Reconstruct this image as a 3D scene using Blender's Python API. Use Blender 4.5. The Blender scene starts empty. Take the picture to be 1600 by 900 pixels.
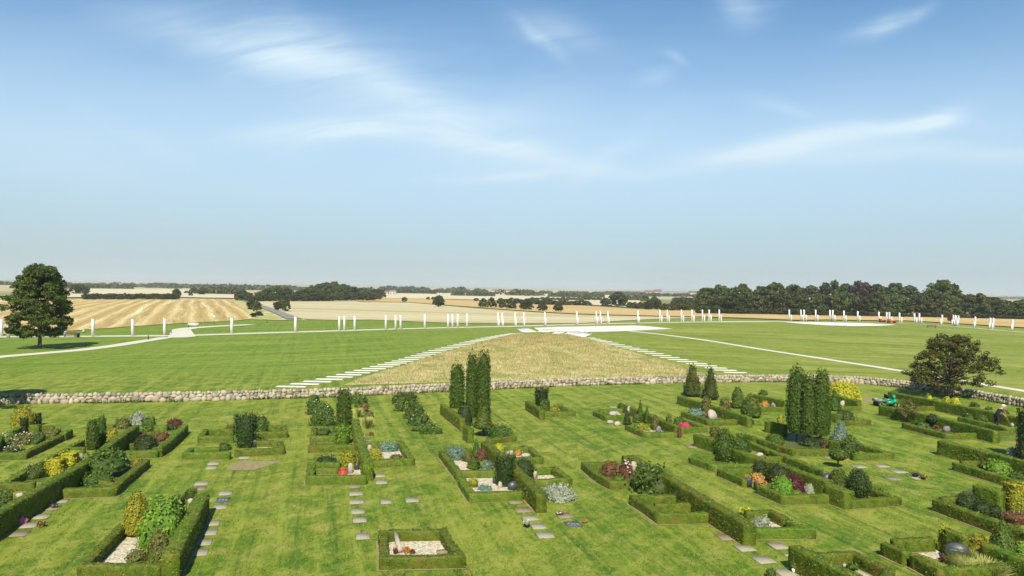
import bpy, math, random
import numpy as np
from mathutils import Matrix, Vector
random.seed(7); R = np.random.RandomState(11)
scene = bpy.context.scene
COL = scene.collection
F, CH = 1200.0, 10.0
ROLL, PITCH = math.radians(1.0), math.radians(0.143)
EL = math.radians(45)

# ------------------------------------------------------------------ camera
cp, sp = math.cos(PITCH), math.sin(PITCH)
FW = np.array([0, cp, sp]); UP = np.array([0, -sp, cp]); RX = np.array([1., 0, 0])
CX = math.cos(ROLL)*RX + math.sin(ROLL)*UP
CY = -math.sin(ROLL)*RX + math.cos(ROLL)*UP
cam = bpy.data.cameras.new('camera'); cam.sensor_width = 36; cam.lens = 36*F/1600
cam.clip_start = 0.5; cam.clip_end = 60000
camo = bpy.data.objects.new('camera', cam); COL.objects.link(camo)
M = Matrix([[CX[i], CY[i], -FW[i]] for i in range(3)]).to_4x4(); M.translation = (0, 0, CH)
camo.matrix_world = M
scene.camera = camo

# ------------------------------------------------------------------ terrain
def sstep(a, b, x):
    t = np.clip((x-a)/(b-a), 0, 1); return t*t*(3-2*t)
FR_R = [0, 300, 450, 700, 1000, 2000, 3000, 5000, 7000, 9000, 14000]
FR_Z = [0.8, 0.8, 1.0, 1.3, 2.2, 4.0, 6.8, 13, 28, 34, 20]
AZ_A = [-180, -60, -34, -20, 0, 15, 25, 34, 60, 180]
AZ_Z = [0, 0, -.3, .3, 1.3, 2.2, 1.6, .5, 0, 0]
def terr(x, y):
    x = np.asarray(x, float); y = np.asarray(y, float)
    r = np.hypot(x, y); a = np.degrees(np.arctan2(x, y))
    near = np.clip(8.2-.43*(r-3), 0, 8.2)
    lawn = np.interp(a, AZ_A, AZ_Z)*sstep(92, 200, r)
    far = np.interp(r, FR_R, FR_Z) + sstep(350, 700, r)*(.7*np.sin(x/170.+.6)*np.cos(y/230.)) \
        + sstep(1500, 5000, r)*(3*np.sin(x/900.+2)*np.cos(y/1300.+1) + 5*np.sin(x/2600.))
    k = sstep(230, 330, r)
    z = near + lawn*(1-k) + far*k
    z = z + 0.9*np.exp(-((x-2)**2/30.**2 + (y-138)**2/26.**2))
    return z
RR = np.concatenate([np.arange(22, 400, .5), 400*1.004**np.arange(0, 800)])
def ray(px, py):
    u, v = (px-800)/F, (450-py)/F
    d = u*CX + v*CY + FW
    return d
def at(px, py, h=0.0):
    d = ray(px, py); hd = math.hypot(d[0], d[1])
    X = d[0]/hd*RR; Y = d[1]/hd*RR; Z = CH + d[2]/hd*RR
    g = terr(X, Y)+h - Z
    i = np.argmax(g > 0)
    if g[i] <= 0: i = len(RR)-1
    t = 1. if i == 0 else -g[i-1]/(g[i]-g[i-1]+1e-12)
    r = RR[i-1] + (RR[i]-RR[i-1])*t if i else RR[0]
    x, y = d[0]/hd*r, d[1]/hd*r
    return np.array([x, y, float(terr(x, y))])
def hyp(px): return 453 + (px-800)*math.tan(ROLL)
def proj(p):
    q = np.asarray(p)-np.array([0, 0, CH]); w = q@FW
    return 800+F*(q@CX)/w, 450-F*(q@CY)/w
def on(px, D):       # a point of the ground in the direction of a pixel column, D metres out
    x = (px-800)/F*D; return np.array([x, D, float(terr(x, D))])

FRM = {'F': (0, 0, 1), '1': (0, 600, 3), '2': (250, 600, 3), '3': (460, 580, 4.5), '4': (640, 520, 4.5), '5': (540, 690, 4.2105),
       '6': (890, 680, 4.5), '7': (900, 550, 5.625), '8': (1060, 640, 4.5), '9': (1160, 550, 3.6), '10': (1350, 560, 5.624),
       '11': (1360, 680, 4.0917), '12': (1080, 780, 5), '13': (0, 600, 9), '14': (0, 680, 5), '15': (120, 630, 6)}
def Z(fr, x, y):
    a = FRM[fr]; return a[0]+x/a[2], a[1]+y/a[2]

# ------------------------------------------------------------------ mesh helpers
def mk(name, V, Q=None, T=None, mat=None, parent=None, tint=None, smooth=False, loc=None, rotz=0):
    V = np.asarray(V, np.float32).reshape(-1, 3)
    me = bpy.data.meshes.new(name)
    q = np.zeros((0, 4), np.int32) if Q is None else np.asarray(Q, np.int32).reshape(-1, 4)
    t = np.zeros((0, 3), np.int32) if T is None else np.asarray(T, np.int32).reshape(-1, 3)
    me.vertices.add(len(V)); me.vertices.foreach_set('co', V.ravel())
    nl = len(q)*4+len(t)*3
    me.loops.add(nl); me.loops.foreach_set('vertex_index', np.concatenate([q.ravel(), t.ravel()]))
    me.polygons.add(len(q)+len(t))
    ls = np.concatenate([np.arange(len(q))*4, len(q)*4+np.arange(len(t))*3]).astype(np.int32)
    me.polygons.foreach_set('loop_start', ls)
    try: me.polygons.foreach_set('loop_total', np.concatenate([np.full(len(q), 4), np.full(len(t), 3)]).astype(np.int32))
    except Exception: pass
    if tint is not None:
        at_ = me.attributes.new('tint', 'FLOAT', 'POINT'); at_.data.foreach_set('value', np.asarray(tint, np.float32))
    me.update(calc_edges=True)
    if smooth: me.shade_smooth()
    if mat: me.materials.append(mat)
    o = bpy.data.objects.new(name, me); COL.objects.link(o)
    if parent: o.parent = parent
    if loc is not None: o.location = loc
    o.rotation_euler.z = rotz
    return o
def tag(o, label=None, cat=None, group=None, kind=None):
    if label: o['label'] = label
    if cat: o['category'] = cat
    if group: o['group'] = group
    if kind: o['kind'] = kind
    return o
def empty(name, loc, rotz=0):
    o = bpy.data.objects.new(name, None); COL.objects.link(o); o.location = loc; o.rotation_euler.z = rotz
    o.empty_display_size = .2
    return o
def copy_tree(o, parent=None):
    c = o.copy(); COL.objects.link(c)
    if parent: c.parent = parent
    for ch in list(o.children): copy_tree(ch, c)
    return c
class MB:
    def __init__(s): s.V = []; s.Q = []; s.T = []; s.K = []; s.n = 0
    def add(s, V, Q=None, T=None, tint=None):
        V = np.asarray(V, float).reshape(-1, 3)
        if Q is not None and len(Q): s.Q.append(np.asarray(Q).reshape(-1, 4)+s.n)
        if T is not None and len(T): s.T.append(np.asarray(T).reshape(-1, 3)+s.n)
        s.V.append(V); s.K.append(np.full(len(V), .5) if tint is None else np.broadcast_to(tint, len(V))); s.n += len(V)
        return s
    def box(s, c, d, rz=0, top=1.0, M3=None, tint=None):
        x, y, z = [k/2 for k in d]
        V = np.array([[-x, -y, -z], [x, -y, -z], [x, y, -z], [-x, y, -z], [-x*top, -y*top, z], [x*top, -y*top, z], [x*top, y*top, z], [-x*top, y*top, z]])
        if M3 is not None: V = V@np.asarray(M3).T
        if rz: V = V@rotz3(rz).T
        return s.add(V+np.asarray(c), [[0, 3, 2, 1], [4, 5, 6, 7], [0, 1, 5, 4], [1, 2, 6, 5], [2, 3, 7, 6], [3, 0, 4, 7]], tint=tint)
    def tube(s, P, rad, n=8, tint=None, cap=True):
        P = np.asarray(P, float); rad = np.broadcast_to(rad, len(P)); V = []; 
        for i, p in enumerate(P):
            a = P[min(i+1, len(P)-1)]-P[max(i-1, 0)]; a = a/(np.linalg.norm(a)+1e-9)
            h = np.array([0, 0, 1.]) if abs(a[2]) < .9 else np.array([1., 0, 0])
            e = np.cross(a, h); e /= np.linalg.norm(e); g = np.cross(a, e)
            th = np.arange(n)*2*math.pi/n
            V.append(p + rad[i]*(np.cos(th)[:, None]*e + np.sin(th)[:, None]*g))
        V = np.concatenate(V); Q = []
        for i in range(len(P)-1):
            for j in range(n): Q.append([i*n+j, i*n+(j+1) % n, (i+1)*n+(j+1) % n, (i+1)*n+j])
        T = []
        if cap:
            V = np.concatenate([V, P[:1], P[-1:]]); k = len(P)*n
            for j in range(n): T += [[k, (j+1) % n, j], [k+1, (len(P)-1)*n+j, (len(P)-1)*n+(j+1) % n]]
        return s.add(V, Q, T, tint)
    def ball(s, c, d, nu=10, nv=7, amp=0., tint=None, seed=0, rz=0):
        th = np.arange(nu)*2*math.pi/nu; ph = np.linspace(0, math.pi, nv)
        V = np.array([[math.sin(p)*math.cos(t), math.sin(p)*math.sin(t), math.cos(p)] for p in ph for t in th])
        if amp: V = V*(1+amp*lump(V*1.7, seed))[:, None]
        V = V*np.asarray(d)/2
        if rz: V = V@rotz3(rz).T
        Q = [[i*nu+j, (i+1)*nu+j, (i+1)*nu+(j+1) % nu, i*nu+(j+1) % nu] for i in range(nv-1) for j in range(nu)]
        return s.add(V+np.asarray(c), Q, tint=tint)
    def build(s, name, mat, parent=None, smooth=False, **k):
        return mk(name, np.concatenate(s.V), np.concatenate(s.Q) if s.Q else None, np.concatenate(s.T) if s.T else None,
                  mat, parent, np.concatenate(s.K), smooth, **k)
def rotz3(a): c, s = math.cos(a), math.sin(a); return np.array([[c, -s, 0], [s, c, 0], [0, 0, 1]])
def lump(P, seed=0):
    r = np.random.RandomState(seed+5); o = np.zeros(len(P))
    for k, a in ((1., .5), (2.3, .3), (5., .2)):
        for _ in range(3):
            w = r.randn(3)*k*2.0; o += a*np.sin(P@w + r.rand()*6.28)/1.6
    return o
def unit(v): return v/(np.linalg.norm(v, axis=-1, keepdims=True)+1e-9)
def leaves(P, N, size, rnd=.8, aspect=1.6, lift=0., rs=R, curl=0.):
    """one small four-cornered leaf at each point P facing roughly N; returns verts, quads, tint"""
    n = len(P); nn = unit(N + rs.randn(n, 3)*rnd)
    a = rs.randn(n, 3); a[:, 2] += lift*3
    a = unit(a - (a*nn).sum(1)[:, None]*nn); b = np.cross(nn, a)
    s = size*(.6+.8*rs.rand(n))[:, None]
    V = np.stack([P-a*s*aspect/2, P+b*s/2-a*s*.1, P+a*s*aspect/2, P-b*s/2-a*s*.1], 1).reshape(-1, 3)
    return V, np.arange(4*n).reshape(-1, 4), np.repeat(rs.rand(n), 4)

# ------------------------------------------------------------------ materials
def newmat(name):
    m = bpy.data.materials.new(name); m.use_nodes = True; nt = m.node_tree; nt.nodes.clear()
    o = nt.nodes.new('ShaderNodeOutputMaterial'); b = nt.nodes.new('ShaderNodeBsdfPrincipled')
    nt.links.new(b.outputs[0], o.inputs[0]); return m, nt, b
def N(nt, t, **k):
    n = nt.nodes.new(t)
    for a, v in k.items():
        if a in n.inputs.keys() if isinstance(a, str) else False: n.inputs[a].default_value = v
        else: setattr(n, a, v)
    return n
def setin(n, **k):
    for a, v in k.items(): n.inputs[a.replace('_', ' ')].default_value = v
    return n
def math_(nt, op, a, b=None, c=None, clamp=False):
    n = nt.nodes.new('ShaderNodeMath'); n.operation = op; n.use_clamp = clamp
    for i, v in enumerate((a, b, c)):
        if v is None: continue
        if isinstance(v, (int, float)): n.inputs[i].default_value = v
        else: nt.links.new(v, n.inputs[i])
    return n.outputs[0]
def mixc(nt, f, a, b, mode='MIX'):
    n = nt.nodes.new('ShaderNodeMix'); n.data_type = 'RGBA'; n.blend_type = mode
    for i, v in ((0, f), (6, a), (7, b)):
        if isinstance(v, (int, float)): n.inputs[i].default_value = v
        elif isinstance(v, tuple): n.inputs[i].default_value = (*v[:3], 1)
        else: nt.links.new(v, n.inputs[i])
    return n.outputs[2]
def noise(nt, vec, scale, detail=4, rough=.55, dist=0.):
    n = nt.nodes.new('ShaderNodeTexNoise'); n.inputs['Scale'].default_value = scale; n.inputs['Detail'].default_value = detail
    n.inputs['Roughness'].default_value = rough; n.inputs['Distortion'].default_value = dist
    if vec is not None: nt.links.new(vec, n.inputs['Vector'])
    return n.outputs['Fac']
def pos(nt, scale=(1, 1, 1), rot=0):
    g = nt.nodes.new('ShaderNodeNewGeometry'); m = nt.nodes.new('ShaderNodeMapping')
    m.vector_type = 'TEXTURE'; m.inputs['Scale'].default_value = tuple(1./k for k in scale); m.inputs['Rotation'].default_value = (0, 0, rot)
    nt.links.new(g.outputs['Position'], m.inputs['Vector']); return m.outputs[0]
def ramp(nt, f, stops):
    n = nt.nodes.new('ShaderNodeValToRGB'); e = n.color_ramp.elements
    while len(e) < len(stops): e.new(.5)
    for k, (p, c) in zip(e, stops): k.position = p; k.color = (*c, 1) if isinstance(c, tuple) else (c, c, c, 1)
    nt.links.new(f, n.inputs[0]); return n.outputs[0]
def bump(nt, b, h, strength, dist):
    n = nt.nodes.new('ShaderNodeBump'); n.inputs['Strength'].default_value = strength; n.inputs['Distance'].default_value = dist
    nt.links.new(h, n.inputs['Height']); nt.links.new(n.outputs[0], b.inputs['Normal'])
def foliage(name, c1, c2, c3=None, obj=.25, trans=.0, rough=.65, sc=3.):
    """leaf colour runs c1..c2 from leaf to leaf, drifts towards c3 in patches"""
    m, nt, b = newmat(name)
    a = nt.nodes.new('ShaderNodeAttribute'); a.attribute_name = 'tint'
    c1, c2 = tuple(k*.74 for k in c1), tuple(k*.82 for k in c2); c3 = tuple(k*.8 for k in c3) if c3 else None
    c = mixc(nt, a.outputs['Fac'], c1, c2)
    p = noise(nt, pos(nt), sc, 3)
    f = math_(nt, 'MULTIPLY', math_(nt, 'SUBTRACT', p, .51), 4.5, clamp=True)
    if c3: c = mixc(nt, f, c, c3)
    oi = nt.nodes.new('ShaderNodeObjectInfo')
    hs = nt.nodes.new('ShaderNodeHueSaturation'); nt.links.new(c, hs.inputs['Color'])
    nt.links.new(math_(nt, 'MULTIPLY_ADD', oi.outputs['Random'], obj, 1-obj/2), hs.inputs['Value'])
    nt.links.new(math_(nt, 'MULTIPLY_ADD', oi.outputs['Random'], .03, .485), hs.inputs['Hue'])
    nt.links.new(hs.outputs[0], b.inputs['Base Color']); b.inputs['Roughness'].default_value = rough
    b.inputs['Specular IOR Level'].default_value = .25
    if trans:
        o = [n for n in nt.nodes if n.type == 'OUTPUT_MATERIAL'][0]
        t = nt.nodes.new('ShaderNodeBsdfTranslucent'); nt.links.new(hs.outputs[0], t.inputs[0])
        x = nt.nodes.new('ShaderNodeMixShader'); x.inputs[0].default_value = trans
        nt.links.new(b.outputs[0], x.inputs[1]); nt.links.new(t.outputs[0], x.inputs[2]); nt.links.new(x.outputs[0], o.inputs[0])
    return m
def plain(name, c, rough=.7, var=.25, sc=8., metal=0., bmp=.0, c2=None):
    m, nt, b = newmat(name)
    p = noise(nt, pos(nt), sc, 5)
    c = tuple(k*.84 for k in c); d = tuple(k*(1-var) for k in c) if c2 is None else c2
    col = mixc(nt, p, d, tuple(k*(1+var) for k in c))
    nt.links.new(col, b.inputs['Base Color']); b.inputs['Roughness'].default_value = rough; b.inputs['Metallic'].default_value = metal; b.inputs['Specular IOR Level'].default_value = .5 if rough < .5 else .12
    if bmp: bump(nt, b, noise(nt, pos(nt), sc*4, 4), bmp, .03)
    return m
MT = {}
# hedges and shrubs
MT['hedge'] = foliage('clipped_box_leaf', (.065, .11, .006), (.20, .265, .018), (.18, .16, .022), .3, .08, sc=1.5)
MT['topiary'] = foliage('dense_clipped_leaf', (.035, .07, .006), (.12, .175, .016), (.13, .15, .015), .25, .06, sc=2.)
MT['thuja'] = foliage('thuja_leaf', (.035, .070, .006), (.11, .165, .014), (.075, .105, .010), .2, .08, sc=2.)
MT['yew'] = foliage('yew_leaf', (.020, .036, .006), (.07, .10, .014), None, .3, .05)
MT['gold'] = foliage('golden_leaf', (.22, .22, .015), (.42, .37, .03), (.14, .17, .02), .15, .15)
MT['yellow'] = foliage('bright_yellow_leaf', (.40, .40, .02), (.58, .55, .04), None, .1, .15)
MT['lime'] = foliage('light_green_leaf', (.09, .20, .015), (.24, .38, .03), None, .3, .15)
MT['green'] = foliage('mid_green_leaf', (.04, .075, .008), (.14, .20, .025), None, .35, .1)
MT['olive'] = foliage('olive_leaf', (.08, .10, .015), (.22, .22, .05), (.14, .1, .03), .3, .1)
MT['blue'] = foliage('blue_green_needle', (.09, .15, .10), (.20, .28, .19), None, .2, .0)
MT['red'] = foliage('dark_red_leaf', (.08, .02, .02), (.15, .045, .03), None, .2, .1)
MT['rust'] = foliage('red_brown_leaf', (.12, .05, .025), (.22, .10, .04), (.09, .08, .02), .2, .1)
MT['silver'] = foliage('silvery_leaf', (.26, .29, .2), (.42, .44, .33), (.15, .2, .1), .2, .1)
MT['tree'] = foliage('broad_leaf', (.035, .055, .006), (.10, .135, .014), (.10, .095, .015), .35, .12, sc=.7)
MT['copper'] = foliage('copper_leaf', (.045, .028, .025), (.08, .05, .035), None, .2, .08)
MT['autumn'] = foliage('russet_tinged_leaf', (.035, .045, .006), (.12, .13, .02), (.13, .075, .02), .2, .12, sc=1.2)
MT['wood_leaf'] = foliage('woodland_leaf', (.03, .045, .008), (.085, .105, .018), (.10, .08, .02), .6, .08, sc=.12)
MT['straw'] = foliage('straw_blade', (.36, .30, .11), (.58, .48, .20), (.22, .26, .06), .1, .2, sc=.35)
MT['pale_grass'] = foliage('pale_grass_blade', (.36, .40, .09), (.62, .60, .2), None, .1, .2)
MT['blade'] = foliage('grass_blade', (.11, .18, .02), (.22, .28, .04), (.28, .26, .06), .1, .2, sc=.6)
# flowers
for k, c in dict(white_fl=(.6, .58, .46), pink_fl=(.75, .25, .35), red_fl=(.65, .07, .09), orange_fl=(.52, .26, .06), paleyellow_fl=(.7, .62, .3),
                 palepink_fl=(.75, .6, .52), mauve_fl=(.35, .14, .2)).items():
    MT[k] = foliage(k.replace('_fl', '_petal'), tuple(x*.8 for x in c), c, None, .1, .1)
MT['bark'] = plain('bark', (.11, .09, .07), .9, .4, 6, bmp=.5)
MT['graniteL'] = plain('pale_granite', (.42, .36, .28), .7, .25, 14, bmp=.3)
MT['graniteW'] = plain('white_stone', (.38, .35, .28), .7, .25, 14, bmp=.2)
MT['graniteD'] = plain('dark_granite', (.055, .056, .06), .45, .4, 16)
MT['graniteM'] = plain('grey_granite', (.2, .18, .17), .7, .35, 14, bmp=.3)
MT['slab'] = plain('grey_slab', (.33, .30, .21), .8, .22, 9, bmp=.2)
MT['slabB'] = plain('brown_slab', (.25, .20, .13), .8, .25, 9, bmp=.2)
MT['slabD'] = plain('slate_slab', (.09, .10, .10), .5, .2, 9)
MT['concrete'] = plain('pale_concrete', (.70, .66, .58), .8, .08, 2.)
MT['post'] = plain('white_concrete', (.66, .64, .59), .7, .06, 1.)
MT['ink'] = plain('pale_lettering', (.42, .42, .38), .7, .05, 3)
MT['wood'] = plain('brown_wood', (.16, .075, .045), .7, .3, 12)
MT['metalg'] = plain('grey_metal', (.22, .23, .23), .5, .2, 5, .4)
MT['greenp'] = plain('green_paint', (.01, .27, .12), .35, .08, 3)
MT['black'] = plain('black_rubber', (.02, .02, .02), .8, .2, 3)
MT['cloth'] = plain('dark_cloth', (.025, .025, .035), .9, .3, 12)
MT['skin'] = plain('skin', (.5, .3, .2), .6, .1, 12)
MT['white'] = plain('white_paint', (.8, .8, .78), .6, .05, 4)
MT['terracotta'] = plain('terracotta', (.34, .14, .07), .8, .15, 8)
MT['hwall'] = plain('farm_wall', (.62, .58, .5), .8, .1, .3)
MT['hroof'] = plain('farm_roof', (.22, .12, .09), .8, .2, .3)
MT['hroofg'] = plain('grey_farm_roof', (.25, .25, .25), .8, .2, .3)
MT['glass'] = plain('dark_window', (.03, .035, .04), .2, .1, 1)
MT['redp'] = plain('red_paint', (.45, .06, .04), .5, .1, 3)
SKYTINT=(.70,1.11,1.28); CLOUD=(7.0,8.6,9.6); BANK=(4.6,5.45,5.9); DENO=True; HAZE=1.5e-4; EXPO=0.66
# ------------------------------------------------------------------ ground materials
def lawn_mat():
    m, nt, b = newmat('lawn')
    big = noise(nt, pos(nt, (.10, .06, .1)), 1, 4, .6)
    mid = noise(nt, pos(nt, (.9, .55, 1)), 1, 5, .65, .4)
    fine = noise(nt, pos(nt, (4.5, 2.2, 4)), 1, 5, .75)
    c = ramp(nt, mid, [(.36, (.05, .125, .006)), (.46, (.10, .195, .010)), (.53, (.21, .25, .022)), (.62, (.42, .38, .10))])
    c2 = ramp(nt, big, [(.38, (.09, .18, .010)), (.60, (.29, .29, .04))])
    c = mixc(nt, .45, c, c2)
    # mowing lanes: long soft stripes between the hedge rows
    for rot, sc, w in ((math.radians(14), (1.3, .04, 1), 1.9), (math.radians(78), (.7, .05, 1), .6), (math.radians(-38), (.9, .05, 1), .9)):
        s = noise(nt, pos(nt, sc, rot), 1.2, 3, .7, .2)
        c = mixc(nt, math_(nt, 'MULTIPLY', math_(nt, 'SUBTRACT', s, .52), 4*w, clamp=True), c, (.27, .31, .04))
        c = mixc(nt, math_(nt, 'MULTIPLY', math_(nt, 'SUBTRACT', .46, s), 3.5*w, clamp=True), c, (.06, .13, .01))
    # beyond the wall: deeper green to the left, drier to the right
    g = nt.nodes.new('ShaderNodeNewGeometry'); sx = nt.nodes.new('ShaderNodeSeparateXYZ'); nt.links.new(g.outputs['Position'], sx.inputs[0])
    far = math_(nt, 'MULTIPLY', math_(nt, 'SUBTRACT', sx.outputs[1], 78.), .08, clamp=True)
    side = math_(nt, 'MULTIPLY_ADD', sx.outputs[0], .02, .5, clamp=True)
    st = noise(nt, pos(nt, (.55, .02, 1), math.radians(-62)), 1, 5, .75)
    lg = ramp(nt, st, [(.36, (.07, .155, .008)), (.49, (.12, .22, .014)), (.62, (.28, .33, .045))])
    dg = ramp(nt, noise(nt, pos(nt, (.35, .03, 1), math.radians(80)), 1, 5, .75), [(.36, (.11, .18, .014)), (.48, (.20, .25, .03)), (.62, (.42, .38, .11))])
    fc = mixc(nt, side, lg, dg); fc = mixc(nt, .42, fc, c)
    c = mixc(nt, far, c, fc)
    # very far: pale stubble with hedged-parcel variation
    r = nt.nodes.new('ShaderNodeVectorMath'); r.operation = 'LENGTH'; nt.links.new(g.outputs['Position'], r.inputs[0])
    vf = math_(nt, 'MULTIPLY', math_(nt, 'SUBTRACT', r.outputs['Value'], 330.), .02, clamp=True)
    vo = nt.nodes.new('ShaderNodeTexVoronoi'); vo.inputs['Scale'].default_value = 1; nt.links.new(pos(nt, (.0028, .0016, 1), .4), vo.inputs['Vector'])
    se = nt.nodes.new('ShaderNodeSeparateColor'); nt.links.new(vo.outputs['Color'], se.inputs[0])
    fieldc = ramp(nt, se.outputs[0], [(0, (.42, .34, .17)), (.3, (.55, .46, .27)), (.5, (.36, .27, .12)), (.66, (.16, .21, .07)), (.8, (.50, .42, .24))])
    c = mixc(nt, vf, c, fieldc)
    c = mixc(nt, math_(nt, 'MULTIPLY', math_(nt, 'SUBTRACT', fine, .51), 4., clamp=True), c, (.28, .31, .05))
    c = mixc(nt, math_(nt, 'MULTIPLY', math_(nt, 'SUBTRACT', .47, fine), 4., clamp=True), c, (.035, .075, .008))
    c = mixc(nt, 1., c, (.80, .80, .80), 'MULTIPLY')
    nt.links.new(c, b.inputs['Base Color']); b.inputs['Roughness'].default_value = .85; b.inputs['Specular IOR Level'].default_value = .15
    bump(nt, b, noise(nt, pos(nt, (9, 9, 9)), 1, 5, .75), .9, .06)
    return m
def rough_grass_mat():
    m, nt, b = newmat('dry_grass')
    c = ramp(nt, noise(nt, pos(nt, (.35, .22, 1)), 1, 6, .7), [(.38, (.20, .25, .04)), (.47, (.40, .38, .12)), (.54, (.52, .43, .18)), (.64, (.62, .52, .26))])
    f = noise(nt, pos(nt, (4, 2.5, 4)), 1, 4, .7)
    c = mixc(nt, math_(nt, 'MULTIPLY', math_(nt, 'SUBTRACT', .48, f), 3, clamp=True), c, (.2, .2, .05))
    c = mixc(nt, 1., c, (.84, .84, .84), 'MULTIPLY')
    nt.links.new(c, b.inputs['Base Color']); b.inputs['Roughness'].default_value = .9
    bump(nt, b, f, .8, .15); return m
def field_mat(name, a, bcol, cc, rot=0., w=.25, dist=3., stripe=.8, tram=5.5):
    m, nt, b = newmat(name)
    wp = nt.nodes.new('ShaderNodeTexNoise'); wp.inputs['Scale'].default_value = .011; wp.inputs['Detail'].default_value = 1
    nt.links.new(pos(nt), wp.inputs['Vector'])
    va = nt.nodes.new('ShaderNodeVectorMath'); va.operation = 'MULTIPLY_ADD'; nt.links.new(wp.outputs['Color'], va.inputs[0]); va.inputs[1].default_value = (dist*2.6, dist*1.5, 0)
    nt.links.new(pos(nt), va.inputs[2]); mp_ = nt.nodes.new('ShaderNodeMapping'); mp_.vector_type = 'TEXTURE'; mp_.inputs['Rotation'].default_value = (0, 0, rot); mp_.inputs['Scale'].default_value = (1, 30., 1)
    nt.links.new(va.outputs[0], mp_.inputs['Vector'])
    l1 = noise(nt, mp_.outputs[0], w, 4, .75); l2 = noise(nt, mp_.outputs[0], w*.28, 2, .6)
    f = math_(nt, 'MULTIPLY', math_(nt, 'SUBTRACT', math_(nt, 'ADD', math_(nt, 'MULTIPLY', l1, .75), math_(nt, 'MULTIPLY', l2, .25)), .5), 7*stripe, clamp=True)
    fd = math_(nt, 'MULTIPLY', math_(nt, 'SUBTRACT', .45, l1), 5*stripe, clamp=True)
    c = mixc(nt, noise(nt, pos(nt, (.012, .012, 1)), 1, 4), a, bcol)
    wv = nt.nodes.new('ShaderNodeTexWave'); wv.inputs['Scale'].default_value = .314/tram; wv.inputs['Distortion'].default_value = 1.2; wv.inputs['Detail'].default_value = 2; wv.inputs['Detail Scale'].default_value = 1.
    nt.links.new(mp_.outputs[0], wv.inputs['Vector'])
    c = mixc(nt, f, c, cc)
    c = mixc(nt, math_(nt, 'MULTIPLY', math_(nt, 'POWER', wv.outputs['Fac'], 5.), .42*stripe), c, cc)
    wd = math_(nt, 'MULTIPLY', math_(nt, 'POWER', math_(nt, 'SUBTRACT', 1., wv.outputs['Fac']), 3.), .32*stripe)
    c = mixc(nt, wd, c, tuple(k*.5 for k in bcol))
    c = mixc(nt, fd, c, tuple(k*.42 for k in bcol))
    g = noise(nt, pos(nt, (.6, .2, 1), rot), 1, 5, .7)
    c = mixc(nt, math_(nt, 'MULTIPLY', math_(nt, 'SUBTRACT', .5, g), 2, clamp=True), c, tuple(k*.55 for k in a))
    c = mixc(nt, 1., c, (.84, .84, .84), 'MULTIPLY')
    nt.links.new(c, b.inputs['Base Color']); b.inputs['Roughness'].default_value = .9; b.inputs['Specular IOR Level'].default_value = .1
    bump(nt, b, f, .6, .4)
    return m
def gravel_mat(name, a, bb):
    m, nt, b = newmat(name)
    v = nt.nodes.new('ShaderNodeTexVoronoi'); v.inputs['Scale'].default_value = 14; nt.links.new(pos(nt), v.inputs['Vector'])
    se = nt.nodes.new('ShaderNodeSeparateColor'); nt.links.new(v.outputs['Color'], se.inputs[0])
    nt.links.new(mixc(nt, se.outputs[0], a, bb), b.inputs['Base Color']); b.inputs['Roughness'].default_value = .8
    bump(nt, b, v.outputs['Distance'], -.7, .04); return m
MT['lawn'] = lawn_mat(); MT['dry'] = rough_grass_mat()
MT['f_gold'] = field_mat('golden_stubble', (.52, .38, .14), (.46, .32, .12), (.80, .67, .36), math.radians(22.6), .62, 1.6, 1.)
MT['f_pale'] = field_mat('pale_stubble', (.56, .47, .27), (.50, .43, .22), (.66, .60, .40), math.radians(72), .08, 1.5, .95)
MT['f_orange'] = field_mat('ripe_stubble', (.55, .36, .14), (.50, .36, .16), (.68, .50, .24), math.radians(-80), .05, 1., .7)
MT['f_far'] = field_mat('far_stubble', (.62, .54, .36), (.58, .5, .32), (.68, .62, .45), math.radians(60), .05, 2., .4)
MT['f_green'] = field_mat('far_green', (.2, .26, .08), (.24, .28, .1), (.3, .3, .12), 0, .1, 3, .5)
MT['gravel'] = gravel_mat('grave_gravel', (.26, .22, .15), (.62, .54, .40))
MT['soil'] = plain('bare_soil', (.27, .22, .11), .95, .35, 3, bmp=.4)
MT['earth'] = plain('dark_earth', (.10, .085, .04), .95, .5, 3, bmp=.4)
MT['cover'] = foliage('ground_cover', (.09, .13, .025), (.15, .18, .03), (.16, .12, .04), .2, 0, sc=2.5)
MT['asphalt'] = plain('asphalt_road', (.23, .22, .20), .9, .12, .5)
MT['path'] = plain('pale_path', (.60, .56, .46), .9, .1, .8, bmp=.1)

# ------------------------------------------------------------------ ground sheet
az = np.radians(np.concatenate([np.arange(-180, -50, 6), np.arange(-50, 50, .4), np.arange(50, 180, 6)])); na = len(az)
rr = np.concatenate([[.01, 1.5, 3, 5, 8, 12, 16, 20, 22, 24], np.arange(27, 92, 5), np.arange(92, 260, 3.), 260*1.025**np.arange(0, 163)]); nr = len(rr)
X = rr[:, None]*np.sin(az)[None]; Y = rr[:, None]*np.cos(az)[None]; ZZ = terr(X, Y)
V = np.stack([X, Y, ZZ], -1).reshape(-1, 3)
i, j = np.meshgrid(np.arange(nr-1), np.arange(na), indexing='ij'); j2 = (j+1) % na
Q = np.stack([i*na+j, i*na+j2, (i+1)*na+j2, (i+1)*na+j], -1).reshape(-1, 4)[:, ::-1]
tag(mk('ground', V, Q, mat=MT['lawn'], smooth=True), kind='structure')

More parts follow.
